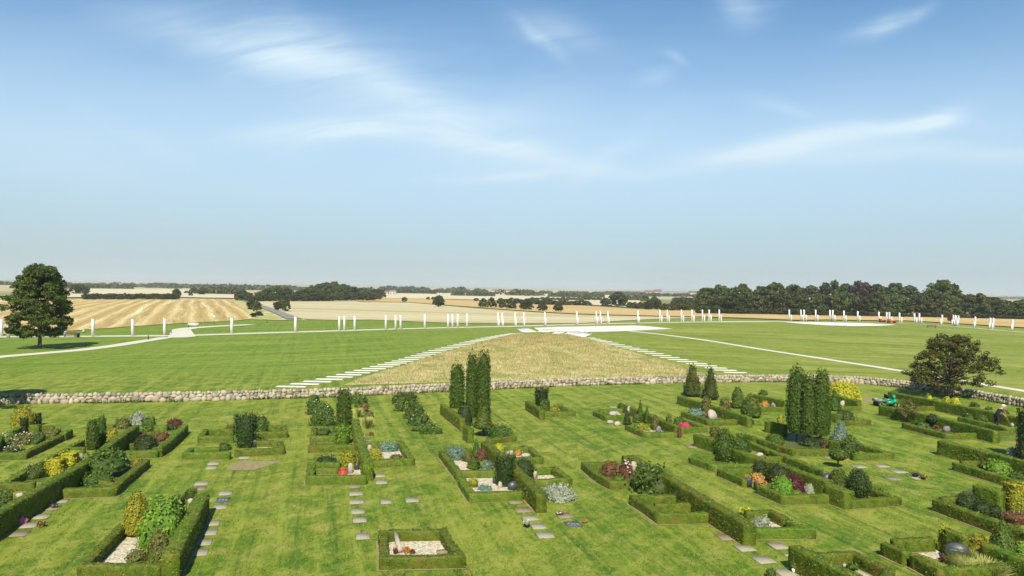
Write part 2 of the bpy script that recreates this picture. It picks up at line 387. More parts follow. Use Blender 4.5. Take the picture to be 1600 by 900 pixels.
# ------------------------------------------------------------------ sheets over the ground
def resamp(P, n):
    P = np.asarray(P, float); s = np.r_[0, np.cumsum(np.linalg.norm(np.diff(P, axis=0), axis=1))]
    t = np.linspace(0, s[-1], n); return np.stack([np.interp(t, s, P[:, k]) for k in range(P.shape[1])], 1)
def W(pts, fr='F', h=0.): return np.array([at(*Z(fr, *p), h) for p in pts])
def sheet(name, A, B, nu, nv, mat, off=.02, kind='structure', **kw):
    """surface between two lines of ground points A and B"""
    A = resamp(A[:, :2], nu); B = resamp(B[:, :2], nu)
    t = np.linspace(0, 1, nv)[None, :, None]; G = A[:, None]*(1-t)+B[:, None]*t
    V = np.concatenate([G, (terr(G[..., 0], G[..., 1])+off)[..., None]], -1).reshape(-1, 3)
    i, j = np.meshgrid(np.arange(nu-1), np.arange(nv-1), indexing='ij')
    Q = np.stack([i*nv+j, (i+1)*nv+j, (i+1)*nv+j+1, i*nv+j+1], -1).reshape(-1, 4)
    a, b_, c = V[Q[0, 0]], V[Q[0, 1]], V[Q[0, 2]]
    if np.cross(b_-a, c-a)[2] < 0: Q = Q[:, ::-1]
    o = mk(name, V, Q, mat=mat, smooth=True); return tag(o, kind=kind, **kw)
def ribbon(name, pts, w, mat, off=.02, step=2., world=False, **kw):
    P = np.asarray(pts)[:, :2] if world else W(pts)[:, :2]
    L = np.linalg.norm(np.diff(P, axis=0), axis=1).sum(); n = max(3, int(L/step)); C = resamp(P, n)
    d = unit(np.gradient(C, axis=0)); nrm = np.stack([-d[:, 1], d[:, 0]], 1); ww = np.interp(np.linspace(0, 1, n), np.linspace(0, 1, len(np.atleast_1d(w))), np.atleast_1d(w))[:, None]
    return sheet(name, C+nrm*ww/2, C-nrm*ww/2, n, max(2, int(np.max(ww)/3)+2), mat, off, **kw)
# fields beyond the palisade
sheet('stubble_field', W([(-260, 530), (0, 523), (60, 520), (124, 516.5), (200, 511), (260, 507), (310, 504.5), (360, 502), (398, 498.5)]),
      W([(-260, 474), (0, 469), (60, 468.3), (124, 467.6), (200, 467.6), (260, 467.8), (310, 468), (345, 468), (364, 469)]), 90, 60, MT['f_gold'], .12)
sheet('pale_field', W([(466, 499), (530, 501), (580, 500), (700, 505), (800, 506), (900, 506), (1000, 500), (1120, 497)]),
      W([(392, 471), (470, 470), (560, 472), (640, 473), (740, 482), (800, 486), (900, 492), (1000, 494.5)]), 90, 40, MT['f_pale'], .12)
sheet('ripe_field', W([(560, 471.6), (640, 472.8), (740, 480.5), (800, 485), (900, 491), (1000, 494), (1120, 496.5), (1250, 501.5), (1290, 500.5), (1420, 502), (1600, 513), (1760, 520)]),
      W([(560, 468), (640, 466), (740, 470), (800, 472), (900, 477.5), (1000, 484), (1120, 485.5), (1250, 492), (1290, 494), (1420, 496), (1600, 500), (1760, 505)]), 100, 20, MT['f_orange'], .3)
sheet('road_verge', W([(396, 499.5), (430, 500.8), (480, 501.5)]), W([(362, 469), (380, 468.8), (396, 471)]), 30, 8, MT['dry'], .14)
sheet('far_field', W([(600, 467), (700, 468), (800, 471), (900, 476), (1000, 482)]), W([(600, 457.3), (700, 458.4), (800, 459.6), (900, 461), (1000, 463)]), 40, 16, MT['f_far'], .5)
sheet('far_field.001', W([(100, 466), (250, 465), (380, 467.5)]), W([(100, 452), (250, 452.5), (380, 455)]), 30, 14, MT['f_far'], .6)
sheet('green_field', W([(-100, 466), (0, 465), (80, 465)]), W([(-100, 461), (0, 460.5), (80, 460.5)]), 20, 8, MT['f_green'], .9)
# road between the stubble fields
sheet('road', W([(372, 468.5), (388, 474), (410, 483), (430, 491), (448, 500)]), W([(377, 468), (396, 473.5), (424, 482.5), (448, 491), (474, 500)]), 40, 3, MT['asphalt'], .35)
# grass mound of the stone-ship monument
tl = W([(537, 602), (570, 589), (610, 577), (650, 565), (690, 552), (730, 541), (765, 531), (800, 523.5)])
tr = W([(1108, 586), (1085, 580), (1055, 570), (1020, 560), (985, 549), (950, 539), (920, 530), (885, 523)])
sheet('dry_grass_area', tl, tr, 40, 40, MT['dry'], .03)
# pale paths
ribbon('path', [(-60, 564), (0, 557.5), (60, 552.5), (125, 547), (180, 540), (230, 532), (262, 527)], 2.6, MT['path'], .02)
ribbon('path.001', [(-80, 528.5), (0, 526.5), (100, 526), (145, 525.6), (210, 525), (262, 525), (305, 524), (362, 522), (462, 519), (535, 516.8), (603, 514.6), (664, 513), (735, 511.3), (800, 510.2), (870, 508), (940, 506.3), (1035, 504.3), (1125, 503), (1180, 502.5), (1235, 502.2)], 3.6, MT['path'], .035, 3)
sheet('path.002', W([(262, 528), (290, 527.5), (306, 526)]), W([(268, 516), (280, 514.5), (297, 514)]), 10, 8, MT['path'], .05)
ribbon('path.003', [(278, 516), (300, 512.5), (340, 510), (392, 507.5)], 4.0, MT['path'], .065, 3)
ribbon('path.004', [(980, 517), (1060, 526), (1160, 541), (1270, 558), (1380, 575), (1490, 593), (1600, 611), (1700, 628)], 1.5, MT['path'], .02)
ribbon('path.005', [(1285, 501.6), (1400, 504.5), (1480, 509), (1560, 516), (1650, 523)], 1.6, MT['path'], .02, 3)
# white concrete terraces
sheet('concrete_terrace', W([(846, 518.6), (896, 519.3), (940, 518.8), (970, 518), (1010, 516.2), (1052, 514)]), W([(834, 512.5), (870, 511), (910, 510.4), (950, 509.6), (993, 508.8), (1010, 510)]), 14, 5, MT['concrete'], .06)
sheet('concrete_terrace.001', W([(1250, 506), (1290, 508.6), (1340, 510), (1370, 509.6), (1402, 508)]), W([(1220, 503.2), (1260, 503.2), (1300, 503.8), (1350, 505), (1395, 507.4)]), 14, 5, MT['concrete'], .06)

# ------------------------------------------------------------------ slabs of the ship outline
def slab_obj(name, x, y, w, d, rot, mat, label, cat, group, h=.07, parent=None):
    o = MB().box((0, 0, h/2), (w, d, h), top=.985).build(name, mat, loc=(x, y, float(terr(x, y))-.01), rotz=rot)
    return tag(o, label, cat, group)
_s = {}
def slab_row(pts, rots, label, group, w=2.9, d=1.0, step=2.2, skip=0):
    P = W(pts)[:, :2]; L = np.linalg.norm(np.diff(P, axis=0), axis=1).sum(); C = resamp(P, int(L/step))
    base = None
    for k, (x, y) in enumerate(C):
        rot = rots[0]+(rots[1]-rots[0])*k/len(C)
        if base is None: base = slab_obj('path_slab', x, y, w, d, rot, MT['concrete'], label, 'slab', group, .05)
        else:
            c = base.copy(); COL.objects.link(c); c.location = (x, y, float(terr(x, y))-.01); c.rotation_euler.z = rot
slab_row([(456, 604), (520, 591.5), (600, 572), (680, 549), (750, 531.5), (806, 521.5)], (.0, .0), 'pale concrete slab in the curved row left of the dry grass mound', 'slabs in the row left of the mound')
slab_row([(918, 528), (960, 538), (1010, 549.5), (1060, 562), (1110, 573), (1148, 582)], (0., .0), 'pale concrete slab in the curved row right of the dry grass mound', 'slabs in the row right of the mound')
base = None
for (x0, y0, x1, y1, wm) in [(385, 452, 450, 475, 1.4), (425, 446, 495, 473, 1.4), (560, 472, 615, 455, 1.2), (600, 474, 650, 458, 1.2), (690, 487, 740, 472, 1.4), (770, 500, 845, 473, 1.5), (805, 507, 885, 476, 1.5), (840, 512, 920, 482, 1.5), (880, 516, 955, 490, 1.5)]:
    a = at(740+x0*.1875, 430+y0*.1875); b = at(740+x1*.1875, 430+y1*.1875); L = math.hypot(*(b-a)[:2]); c = (a+b)/2
    slab_obj('terrace_slab', c[0], c[1], min(L, 16), wm*1.3, math.atan2(b[1]-a[1], b[0]-a[0]), MT['concrete'], 'long white slab fanning out at the tip of the dry grass mound', 'slab', 'fan of white slabs at the mound tip', .12)

# ------------------------------------------------------------------ fieldstone wall
wl = [(-140, 640), (-60, 634), (0, 631.5), (150, 630), (320, 626.7), (527, 620.7), (700, 612), (900, 603), (1050, 599.3), (1180, 596.8), (1293, 597), (1350, 600), (1430, 608), (1520, 622), (1599, 637), (1680, 656), (1760, 680)]
P = W(wl)[:, :2]; P = resamp(P, 400)
for _ in range(12): P[1:-1] = (P[:-2]+2*P[1:-1]+P[2:])/4
WL = P
root = empty('fieldstone_wall', (*P[200], 0)); tag(root, 'low curved wall of rounded pale fieldstones between the graves and the lawn', 'wall')
d = unit(np.gradient(P, axis=0)); nm = np.stack([-d[:, 1], d[:, 0]], 1)
if nm[200][1] < 0: nm = -nm
def seg_strip(P, nm, o0, o1, z0, z1):
    a = P+nm*o0; b = P+nm*o1; n = len(P)
    V = np.concatenate([np.c_[a, np.full(n, z0)], np.c_[a, np.full(n, z1)], np.c_[b, np.full(n, z1)], np.c_[b, np.full(n, z0)]])
    Q = [[k*n+i, k*n+i+1, (k+1)*n+i+1, (k+1)*n+i] for k in range(3) for i in range(n-1)]
    return V, Q
b_ = MB(); b_.add(*seg_strip(P-P[200], nm, .14, .7, -.1, .68)); b_.build('rubble_core', MT['earth'], root)
S = resamp(P, 4000); sd = unit(np.gradient(S, axis=0)); L = np.linalg.norm(np.diff(P, axis=0), axis=1).sum()
sm = MB(); rs = np.random.RandomState(3)
for row, (z, hh) in enumerate(((.16, .44), (.43, .36), (.66, .28))):
    s = rs.rand()*.3
    while s < L:
        w = rs.uniform(.25, .68) if row < 2 else rs.uniform(.2, .5)
        if row == 0 and rs.rand() < .15: w *= 1.4
        k = min(int((s+w/2)/L*3999), 3999); p = S[k]; t = sd[k]; nn = np.array([-t[1], t[0]]); nn = nn if nn[1] > 0 else -nn
        h_ = hh*rs.uniform(.7, 1.35)
        c = np.r_[p+nn*(.16+rs.uniform(-.03, .05)+row*.04)-P[200], z+rs.uniform(-.08, .07)*(1 if row < 2 else .3)]
        sm.ball(c, (w*1.14, .44, h_*1.18), 9, 6, .24, rs.rand(), rs.randint(999), math.atan2(t[1], t[0]))
        s += w*.97
sm_m, nt, bb = newmat('fieldstone'); a = nt.nodes.new('ShaderNodeAttribute'); a.attribute_name = 'tint'
cc = ramp(nt, a.outputs['Fac'], [(0, (.15, .125, .09)), (.25, (.34, .29, .20)), (.5, (.43, .36, .25)), (.7, (.33, .24, .17)), (.85, (.48, .42, .31)), (1, (.22, .20, .17))])
cc = mixc(nt, noise(nt, pos(nt), 9, 5), cc, mixc(nt, .55, cc, (.12, .11, .07))); nt.links.new(cc, bb.inputs['Base Color']); bb.inputs['Roughness'].default_value = .85
bump(nt, bb, noise(nt, pos(nt), 20, 4), .4, .02)
sm.build('stones', sm_m, root, smooth=True)
# weeds along the wall foot
k = rs.randint(0, 3999, 5200); keep = lump(np.c_[S[k]*.25, np.zeros(len(k))], 3) > .0; k = k[keep]; t = sd[k]; nn = np.stack([-t[:, 1], t[:, 0]], 1)
nn[nn[:, 1] < 0] *= -1
pp = np.c_[S[k]+nn*rs.uniform(-.25, .02, len(k))[:, None], rs.rand(len(k))**2*.28]
V, Q, tt = leaves(pp, np.tile([0, -.5, .6], (len(pp), 1)), .09, 1., 2., .4, rs)
tag(mk('weeds', V, Q, mat=MT['green'], tint=tt), 'green weeds growing along the foot of the fieldstone wall', 'weeds', kind='stuff')
# ------------------------------------------------------------------ hedges
SOIL = []
def hedge(fr, pts, h, w, label, closed=False, mat='hedge', world=False, name='clipped_hedge', soil=True):
    P = np.array([at(*Z(fr, *p), h)[:2] for p in pts])
    c0 = P.mean(0); seed = int(abs(P.sum())*97) % 9999; rs = np.random.RandomState(seed)
    n = len(P)
    seg = [P[(i+1) % n]-P[i] for i in range(n if closed else n-1)]
    dirs = [s/np.linalg.norm(s) for s in seg]; C = []; NM = []
    for i in range(n if closed else n-1):
        L = np.linalg.norm(seg[i]); m = max(2, int(L/.16))
        def mit(a, b):
            na, nb = np.array([-a[1], a[0]]), np.array([-b[1], b[0]]); q = na+nb; q /= (np.linalg.norm(q)+1e-9)
            return q/max(.45, q@na)
        d0 = dirs[i-1] if (closed or i > 0) else dirs[i]
        d1 = dirs[(i+1) % len(dirs)] if (closed or i < n-2) else dirs[i]
        n0 = mit(d0, dirs[i]); n1 = mit(dirs[i], d1); nn = np.array([-dirs[i][1], dirs[i][0]])
        for k in range(m):
            t = k/m; C.append(P[i]+seg[i]*t)
            NM.append(n0 if k == 0 else nn)
    if not closed: C.append(P[-1]); NM.append(np.array([-dirs[-1][1], dirs[-1][0]]))
    C = np.array(C); NM = np.array(NM); m = len(C)
    nh = max(2, int(h/.2)+1)
    prof = [(-.5, z) for z in np.linspace(0, .93, nh)] + [(-.46, 1.), (0, 1.01), (.46, 1.)] + [(.5, z) for z in np.linspace(.93, 0, nh)]
    prof = np.array(prof); K = len(prof)
    V = np.zeros((m, K, 3)); V[..., :2] = C[:, None]+NM[:, None]*(prof[None, :, :1]*w); V[..., 2] = prof[:, 1]*h
    g = V.reshape(-1, 3).copy(); lum = lump(g*1.6, seed); 
    dirn = np.zeros((m, K, 3)); dirn[..., :2] = NM[:, None]*np.sign(prof[None, :, :1]); dirn[..., 2] = (prof[:, 1] > .9)*1.
    V = (g + dirn.reshape(-1, 3)*lum[:, None]*.02 + rs.randn(*g.shape)*.008).reshape(m, K, 3)
    V[..., 2] += terr(V[..., 0], V[..., 1])*(1. if V[..., 1].max() > 90 else 0)
    Q = []; mm = m if closed else m-1
    i, j = np.meshgrid(np.arange(mm), np.arange(K-1), indexing='ij'); i2 = (i+1) % m
    Q = np.stack([i*K+j, i*K+j+1, i2*K+j+1, i2*K+j], -1).reshape(-1, 4)
    V = V.reshape(-1, 3)
    caps = []
    if not closed:
        for base, fl in ((0, 1), ((m-1)*K, 0)):
            for a in range(nh): 
                q = [base+a, base+a+1, base+K-2-a, base+K-1-a]
                if a+1 < K-2-a: caps.append((q, fl))
    # make normals point out
    fv = V[Q]; nrm = np.cross(fv[:, 1]-fv[:, 0], fv[:, 2]-fv[:, 0]); ar = np.linalg.norm(nrm, axis=1); nrm = nrm/(ar[:, None]+1e-9)
    fc = fv.mean(1)
    topf = fc[:, 2] > h*.95
    if (nrm[topf, 2].mean() < 0): Q = Q[:, ::-1]; nrm = -nrm
    for q, fl in caps:
        v_ = V[q]; nn_ = np.cross(v_[1]-v_[0], v_[2]-v_[0]); o_ = np.r_[-dirs[0], 0] if fl else np.r_[dirs[-1], 0]
        if nn_@o_ < 0: q = q[::-1]; nn_ = -nn_
        Q = np.concatenate([Q, [q]]); l_ = np.linalg.norm(nn_); ar = np.r_[ar, l_]; nrm = np.concatenate([nrm, [nn_/(l_+1e-9)]])
    lf = .042 if c0[1] < 45 else .058
    cnt = int(ar.sum()*(250 if c0[1] < 45 else 140)); pick = rs.choice(len(Q), cnt, p=ar/ar.sum()); u = rs.rand(cnt, 1); v = rs.rand(cnt, 1); f = V[Q[pick]]
    pts_ = f[:, 0]*(1-u)*(1-v)+f[:, 1]*u*(1-v)+f[:, 2]*u*v+f[:, 3]*(1-u)*v + nrm[pick]*rs.uniform(-.01, .022, (cnt, 1))
    LV, LQ, LT = leaves(pts_, nrm[pick], lf, .55, 1.5, 0, rs)
    AV = np.concatenate([V, LV]); AV[:, :2] -= c0
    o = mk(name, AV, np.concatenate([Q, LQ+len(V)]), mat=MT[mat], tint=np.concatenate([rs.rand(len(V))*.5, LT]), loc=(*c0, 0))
    tag(o, label, 'hedge')
    if soil: SOIL.append((C, NM*(w/2+.10)))
    return o

# ------------------------------------------------------------------ shrubs from profiles
def prof_fn(kind):
    t = np.linspace(0, 1, 15)
    if kind == 'column': r = np.minimum(1, .78+1.2*t)*(1-.22*t)*np.where(t > .6, np.clip(1-((t-.6)/.4)**2.2, 0, 1)**.6, 1); z = t
    elif kind == 'flat_column': r = np.minimum(1, .85+1.*t)*(1-.08*t)*np.where(t > .93, np.sqrt(np.clip(1-((t-.93)/.07)**2, 0, 1)), 1); z = t
    elif kind == 'pillar': r = np.minimum(1, .82+1.*t)*(1-.15*t)*np.where(t > .66, np.clip(1-((t-.66)/.34)**2.4, 0, 1)**.55, 1); z = t
    elif kind == 'egg': r = np.sin(math.pi*(.17+.80*t))**.7; z = t
    elif kind == 'spire': r = np.minimum(t/.12+.45, 1)*(1-t)**.62; z = t
    elif kind == 'cone': r = np.minimum(t/.1+.55, 1)*(1-t)**.8; z = t
    elif kind == 'bullet': r = np.minimum(t/.12+.6, 1)*np.clip(1-t**2.2, 0, 1)**.75; z = t
    elif kind == 'dome': r = np.cos(t*math.pi/2)**.7; z = np.sin(t*math.pi/2)
    elif kind == 'ball': r = np.sin(.35+t*(math.pi-.35)); z = (np.cos(.35)-np.cos(.35+t*(math.pi-.35)))/(np.cos(.35)+1)
    elif kind == 'vase': r = np.where(t < .85, .78+.22*np.sin(np.clip(t/.6, 0, 1)*math.pi/2), np.sqrt(np.clip(1-((t-.85)/.15)**2, 0, 1))); z = t
    elif kind == 'spread': r = np.cos(t*math.pi/2)**.5; z = np.sin(t*math.pi/2)
    return t, r, z
KINDP = dict(pillar=(.06, .08, .5, 1.), egg=(.06, .09, .9, 1.), spire=(.12, .12, .3, 1.), column=(.06, .09, .5, 1.), flat_column=(.06, .09, .5, 1.), cone=(.05, .06, .3, .5), bullet=(.05, .06, .3, .5), dome=(.07, .07, .0, .8), ball=(.06, .07, 0, .8),
             vase=(.12, .12, 1., 1.), spread=(.22, .14, .1, 1.))
def shrub_mesh(kind, Rx, H, seed, leaf=.08, dens=1., square=False, loose=0., calm=1.):
    rs = np.random.RandomState(seed); t, r, z = prof_fn(kind); amp, jit, lift, rnd = KINDP[kind]; amp = (amp+loose*.3)*calm; jit = (jit+loose*.15)*calm
    nu = 20; th = np.arange(nu)*2*math.pi/nu
    def surf(tt, ang):
        rad = np.interp(tt, t, r); zz = np.interp(tt, t, z)
        c, s = np.cos(ang), np.sin(ang)
        if square: k = 1/np.maximum(abs(c), abs(s))**.8; rad = rad*k*.86
        P = np.stack([rad*c, rad*s, zz], -1)
        fr = 2.2 if kind in ('column', 'flat_column', 'vase') else 1.5
        l = lump(P.reshape(-1, 3)*[fr, fr, fr*(.8 if H > 1.5*Rx else .7)], seed).reshape(rad.shape)
        P = P*(1+amp*l[..., None]*np.array([1, 1, .5])); return P
    TT, AA = np.meshgrid(t, th, indexing='ij'); G = surf(TT, AA)*.90; G = G.reshape(-1, 3)*[Rx, Rx, H]
    nt_ = len(t); Q = np.array([[i*nu+j, i*nu+(j+1) % nu, (i+1)*nu+(j+1) % nu, (i+1)*nu+j] for i in range(nt_-1) for j in range(nu)])
    ds = np.hypot(np.gradient(r)*Rx, np.gradient(z)*H); cdf = np.cumsum((r+.03)*ds); cdf = (cdf-cdf[0])/(cdf[-1]-cdf[0])
    area = 2*math.pi*Rx*np.sum((r+.03)*ds); n = int(min(14000, max(150, area/(leaf*leaf)*.85*dens)))
    tt = np.interp(rs.rand(n), cdf, t); aa = rs.rand(n)*6.283
    P = surf(tt, aa); E = surf(np.clip(tt+.03, 0, 1), aa)-surf(np.clip(tt-.03, 0, 1), aa); tang = np.stack([-np.sin(aa), np.cos(aa), 0*aa], -1)
    S = np.array([Rx, Rx, H]); nrm = unit(np.cross(tang, unit(E*S)))
    P = P*S; P = P + nrm*(rs.uniform(-.10, .05, (n, 1))*min(Rx, .6)*2*(jit/.09)) + np.array([0, 0, 1.])*(rs.rand(n, 1)**3*jit*lift*.8)
    V, LQ, LT = leaves(P, nrm, leaf, rnd*(.6 if calm < 1 else 1), 1.7, lift, rs); V[:, 2] = np.maximum(V[:, 2], .01)
    return np.concatenate([G, V]), np.concatenate([Q, LQ+len(G)]), np.concatenate([rs.rand(len(G))*.2, LT]), P, nrm  # core held at the dark tint: painted shade inside the foliage
FAM = dict(thuja=.10, yew=.08, hedge=.065)
def locate(fr, x0, x1, yt, yb, deep=1.):
    """ground position, half width and height of a thing whose outline in the photograph is given"""
    (a, t), (b, u) = Z(fr, x0, yt), Z(fr, x1, yb); g = at((a+b)/2, u); D = g[1]; Rx = (b-a)/2/F*D
    D2 = D+Rx*deep; Rx *= D2/D; p = g.copy(); p[:2] *= D2/D; p[2] = float(terr(p[0], p[1])); px = (a+b)/2
    top = CH-D2*(t-hyp(px))/F; return p, Rx, max(.12, top-p[2])
def plant(kind, mat, fr, box, label, cat='shrub', name='shrub', flowers=None, fdens=.12, trunk=0., leaf=None, dens=1., square=False, loose=0., deep=.9, flat=1.):
    p, Rx, H = locate(fr, *box, deep=deep); seed = int(abs(p[0]*31+p[1]*17)*13) % 9999
    lf = leaf or max(.055, min(.13, p[1]*.0014))
    Hc = H-trunk if trunk else H
    if kind in ('dome', 'spread') and mat not in ('topiary', 'yellow') and not loose: loose = .35
    V, Q, T, P, nr = shrub_mesh(kind, Rx, Hc, seed, lf, dens, square, loose, .4 if (mat == 'topiary' or square) else 1.)
    V = V*[1, flat, 1]; P = P*[1, flat, 1]
    if trunk or flowers:
        root = empty(name, p, random.uniform(0, 6)); tag(root, label, cat)
        V[:, 2] += trunk
        mk('foliage' if not trunk else 'crown', V, Q, mat=MT[mat], tint=T, parent=root)
        if trunk:
            mb = MB()
            for k in range(3 if Rx > .8 and trunk < .9 else 1):
                o = (0, 0) if Rx <= .8 or trunk >= .9 else (math.cos(k*2.1)*Rx*.3, math.sin(k*2.1)*Rx*.3)
                mb.tube([(o[0], o[1], 0), (o[0]*1.1, o[1]*1.1, trunk), (o[0], o[1], trunk+Hc*.5)], [.03+Rx*.04, .03+Rx*.03, .02], 7)
            mb.build('trunk', MT['bark'], root)
        if flowers:
            rs = np.random.RandomState(seed+1); up = P[nr[:, 2] > -.2]; q = rs.choice(len(up), max(6, int(len(up)*fdens)))
            FV, FQ, FT = leaves(up[q]*1.06+[0, 0, trunk+.02], np.tile([0, -.4, .8], (len(q), 1)), lf*1.1, .5, 1.1, 0, rs)
            mk('blossom', FV, FQ, mat=MT[flowers], tint=FT, parent=root)
        return root
    o = mk(name, V, Q, mat=MT[mat], tint=T, loc=p, rotz=0 if square else random.uniform(0, 6)); return tag(o, label, cat)
def grass_clump(mat, fr, box, label, n=500, name='ornamental_grass', bl=None, deep=.9):
    p, Rx, H = locate(fr, *box, deep=deep); rs = np.random.RandomState(int(p[1]*77) % 999)
    a = rs.rand(n)*6.28; r = np.sqrt(rs.rand(n))*Rx*.7; b = np.c_[r*np.cos(a), r*np.sin(a), np.zeros(n)]
    out = np.c_[np.cos(a), np.sin(a), np.zeros(n)]*Rx*.5*rs.rand(n, 1); h = H*rs.uniform(.5, 1.1, (n, 1))
    w = np.c_[-np.sin(a+1), np.cos(a+1), np.zeros(n)]*(.008+.0004*p[1])
    m = b+out*.4+[0, 0, 1]*h*.6; t = b+out+[0, 0, 1]*h
    V = np.stack([b-w, b+w, m+w, m-w, t], 1).reshape(-1, 3); k = np.arange(n)*5
    Q = np.stack([k, k+1, k+2, k+3], 1); T = np.stack([k+3, k+2, k+4], 1)
    return tag(mk(name, V, Q, T, MT[mat], tint=np.repeat(rs.rand(n), 5), loc=p), label, 'grass clump')
# ------------------------------------------------------------------ stones, slabs, small things
def stone(kind, mat, fr, box, label, rot=.24, th=.14, lean=0., cat='gravestone', name='gravestone', ink=False):
    p, Rx, H = locate(fr, *box, deep=.3); seed = int(p[0]*53+p[1]*11) % 999
    if kind == 'boulder':
        o = MB().ball((0, 0, H*.42), (2*Rx, 1.3*Rx, H*1.2), 14, 9, .14, None, seed).build(name, MT[mat], smooth=True, loc=p, rotz=rot)
    elif kind == 'disc':
        o = MB().box((0, 0, H/2), (2*Rx, 1.4*Rx, H), top=.95).build(name, MT[mat], loc=p, rotz=rot)
    else:
        n = 9; top = {'arch': .35, 'oval': .6, 'flat': .06, 'slant': .2}[kind]; pr = [(-1, 0), (-1, 1-top)]
        for k in range(1, n): a = math.pi*(1-k/n); pr.append((math.cos(a), 1-top+top*math.sin(a)))
        pr += [(1, 1-top-(0.25 if kind == 'slant' else 0)), (1, 0)]; pr = np.array(pr)*[Rx, H]; m = len(pr)
        f = np.c_[pr[:, 0], np.full(m, -th/2), pr[:, 1]]; bk = np.c_[pr[:, 0], np.full(m, th/2), pr[:, 1]]
        for q in (f, bk): q[:, 1] += q[:, 2]*lean
        V = np.concatenate([f, bk, [f.mean(0)], [bk.mean(0)]]); Q = [[i, (i+1) % m, m+(i+1) % m, m+i][::-1] for i in range(m)]
        T = [[2*m, i, (i+1) % m] for i in range(m)]+[[2*m+1, m+(i+1) % m, m+i] for i in range(m)]
        o = mk(name, V, Q, T, MT[mat], loc=p, rotz=rot, tint=np.full(len(V), .5))
        if ink:
            mb = MB()
            for k in range(3): mb.box((0, -th/2-.006+H*(.62-.14*k)*lean, H*(.62-.14*k)), (Rx*(1.1-.25*k), .006, H*.045))
            mb.build('inscription', MT['ink'], o)
    return tag(o, label, cat)
def slab(fr, cx, cy, w, h, label, mat='slab', ink=False, rot=.24, th=.025):
    (x, y), s = Z(fr, cx, cy), FRM[fr][2]; p = at(x, y); wm = w/s*p[1]/F*.95; dm = min(.75, max(.35, h/s*p[1]**2/(F*CH)))
    o = MB().box((0, 0, th/2+.005), (wm, dm, th), top=.97).build('grave_slab', MT[mat], loc=p, rotz=rot); tag(o, label, 'grave slab', 'flat grave slabs in the lawn')
    if ink:
        mb = MB()
        for k, q in enumerate((-.25, .0, .25)): mb.box((q*wm, .1*dm-.08*dm*k, th+.008), (wm*.2, dm*.08, .003)); mb.box((q*wm+wm*.03, -.22*dm, th+.008), (wm*.12, dm*.06, .003)); mb.box((q*wm*.8, .3*dm, th+.008), (wm*.03, dm*.16, .003))
        mb.build('inscription', MT['ink'], o)
    return o
def area(name, fr, pts4, mat, off=.012, label=None, cat=None, kind='structure'):
    a, b, c, d = [np.array(at(*Z(fr, *p))) for p in pts4]
    return sheet(name, np.array([a, b]), np.array([d, c]), 8, 8, MT[mat], off, kind=kind, label=label, cat=cat)
def pot(fr, box, label, fl='red_fl', leafm='green', potm='terracotta', name='flower_pot'):
    p, Rx, H = locate(fr, *box, deep=.5); root = empty(name, p); tag(root, label, 'flower pot')
    MB().tube([(0, 0, 0), (0, 0, H*.45)], [Rx*.5, Rx*.75], 12).build('pot', MT[potm], root)
    V, Q, T, P, n = shrub_mesh('ball', Rx, H*.6, 5, .045); V[:, 2] += H*.4; mk('foliage', V, Q, mat=MT[leafm], tint=T, parent=root)
    q = R.choice(len(P), max(8, len(P)//4)); FV, FQ, FT = leaves(P[q]*1.08+[0, 0, H*.42], n[q], .06, .5, 1.1); mk('blossom', FV, FQ, mat=MT[fl], tint=FT, parent=root)
def marker(fr, x, y, label):
    p = at(*Z(fr, x, y)); root = empty('grave_lantern', p); tag(root, label, 'marker')
    MB().tube([(0, 0, 0), (0, 0, .13)], .018, 6).build('stem', MT['white'], root); MB().tube([(0, 0, .12), (0, 0, .25)], [.05, .085], 8).build('cup', MT['white'], root)
H = hedge
# ---- left edge plots
H('1', [(-30, 322), (112, 320), (285, 238)], .4, .35, 'low clipped hedge round the pale rockery plot at the left edge')
H('1', [(293, 230), (326, 212)], .5, .4, 'short separate hedge stub right of the pale rockery plot')
H('13', [(-60, 830), (0, 735), (270, 605)], .6, .35, 'shaded straight hedge behind the pale rockery at the left edge')
H('13', [(600, 600), (760, 604)], .4, .3, 'short low hedge behind the yellow-green shrubs of the rockery plot')
H('13', [(430, 575), (560, 575)], .7, .5, 'brown-topped square hedge block beside the dark clipped columns')
H('1', [(-110, 665), (0, 592), (385, 372), (636, 192)], .95, .42, 'tall straight backbone hedge running from the left edge towards the wall')
H('1', [(-40, 468), (22, 465), (165, 458)], .4, .35, 'low front hedge of the plot with the yellow clipped blocks')
H('1', [(30, 456), (255, 330)], .4, .3, 'low outer hedge left of the yellow clipped blocks')
H('1', [(262, 330), (318, 298), (400, 296)], .4, .3, 'low hedge corner in front of the twin small thuja columns')
H('1', [(322, 296), (385, 262)], .45, .3, 'short hedge left of the twin small thuja columns')
H('1', [(262, 492), (530, 482), (685, 352)], .42, .38, 'low hedge round the plot with the big dark rhododendron')
H('1', [(535, 470), (470, 450)], .3, .3, 'tiny inner hedge under the big dark rhododendron')
H('15', [(440, 452), (730, 442), (765, 408)], .42, .4, 'low front hedge between the pale boulder and the lawn')
H('15', [(768, 418), (868, 345)], .55, .4, 'first dark section of the outer hedge right of the round rhododendron')
H('15', [(872, 335), (1018, 200)], .6, .4, 'long outer hedge section ending beside the dark red maple')
H('15', [(640, 276), (925, 262)], .35, .3, 'low cross hedge behind the round rhododendron')
H('15', [(730, 206), (850, 206)], .4, .35, 'low back hedge left of the dark red maple')
H('15', [(280, 205), (350, 205)], .4, .3, 'low back hedge behind the twin small thuja columns')
H('15', [(460, 380), (540, 378)], .35, .3, 'short inner hedge right of the round clipped box ball')
# ---- front left plot
H('1', [(578, 655), (392, 843), (760, 843)], .42, .34, 'low hedge round the gravel plot with the golden column in front')
H('1', [(948, 512), (905, 600), (820, 760), (800, 800)], .92, .55, 'tall thick hedge on the right of the front gravel plot')
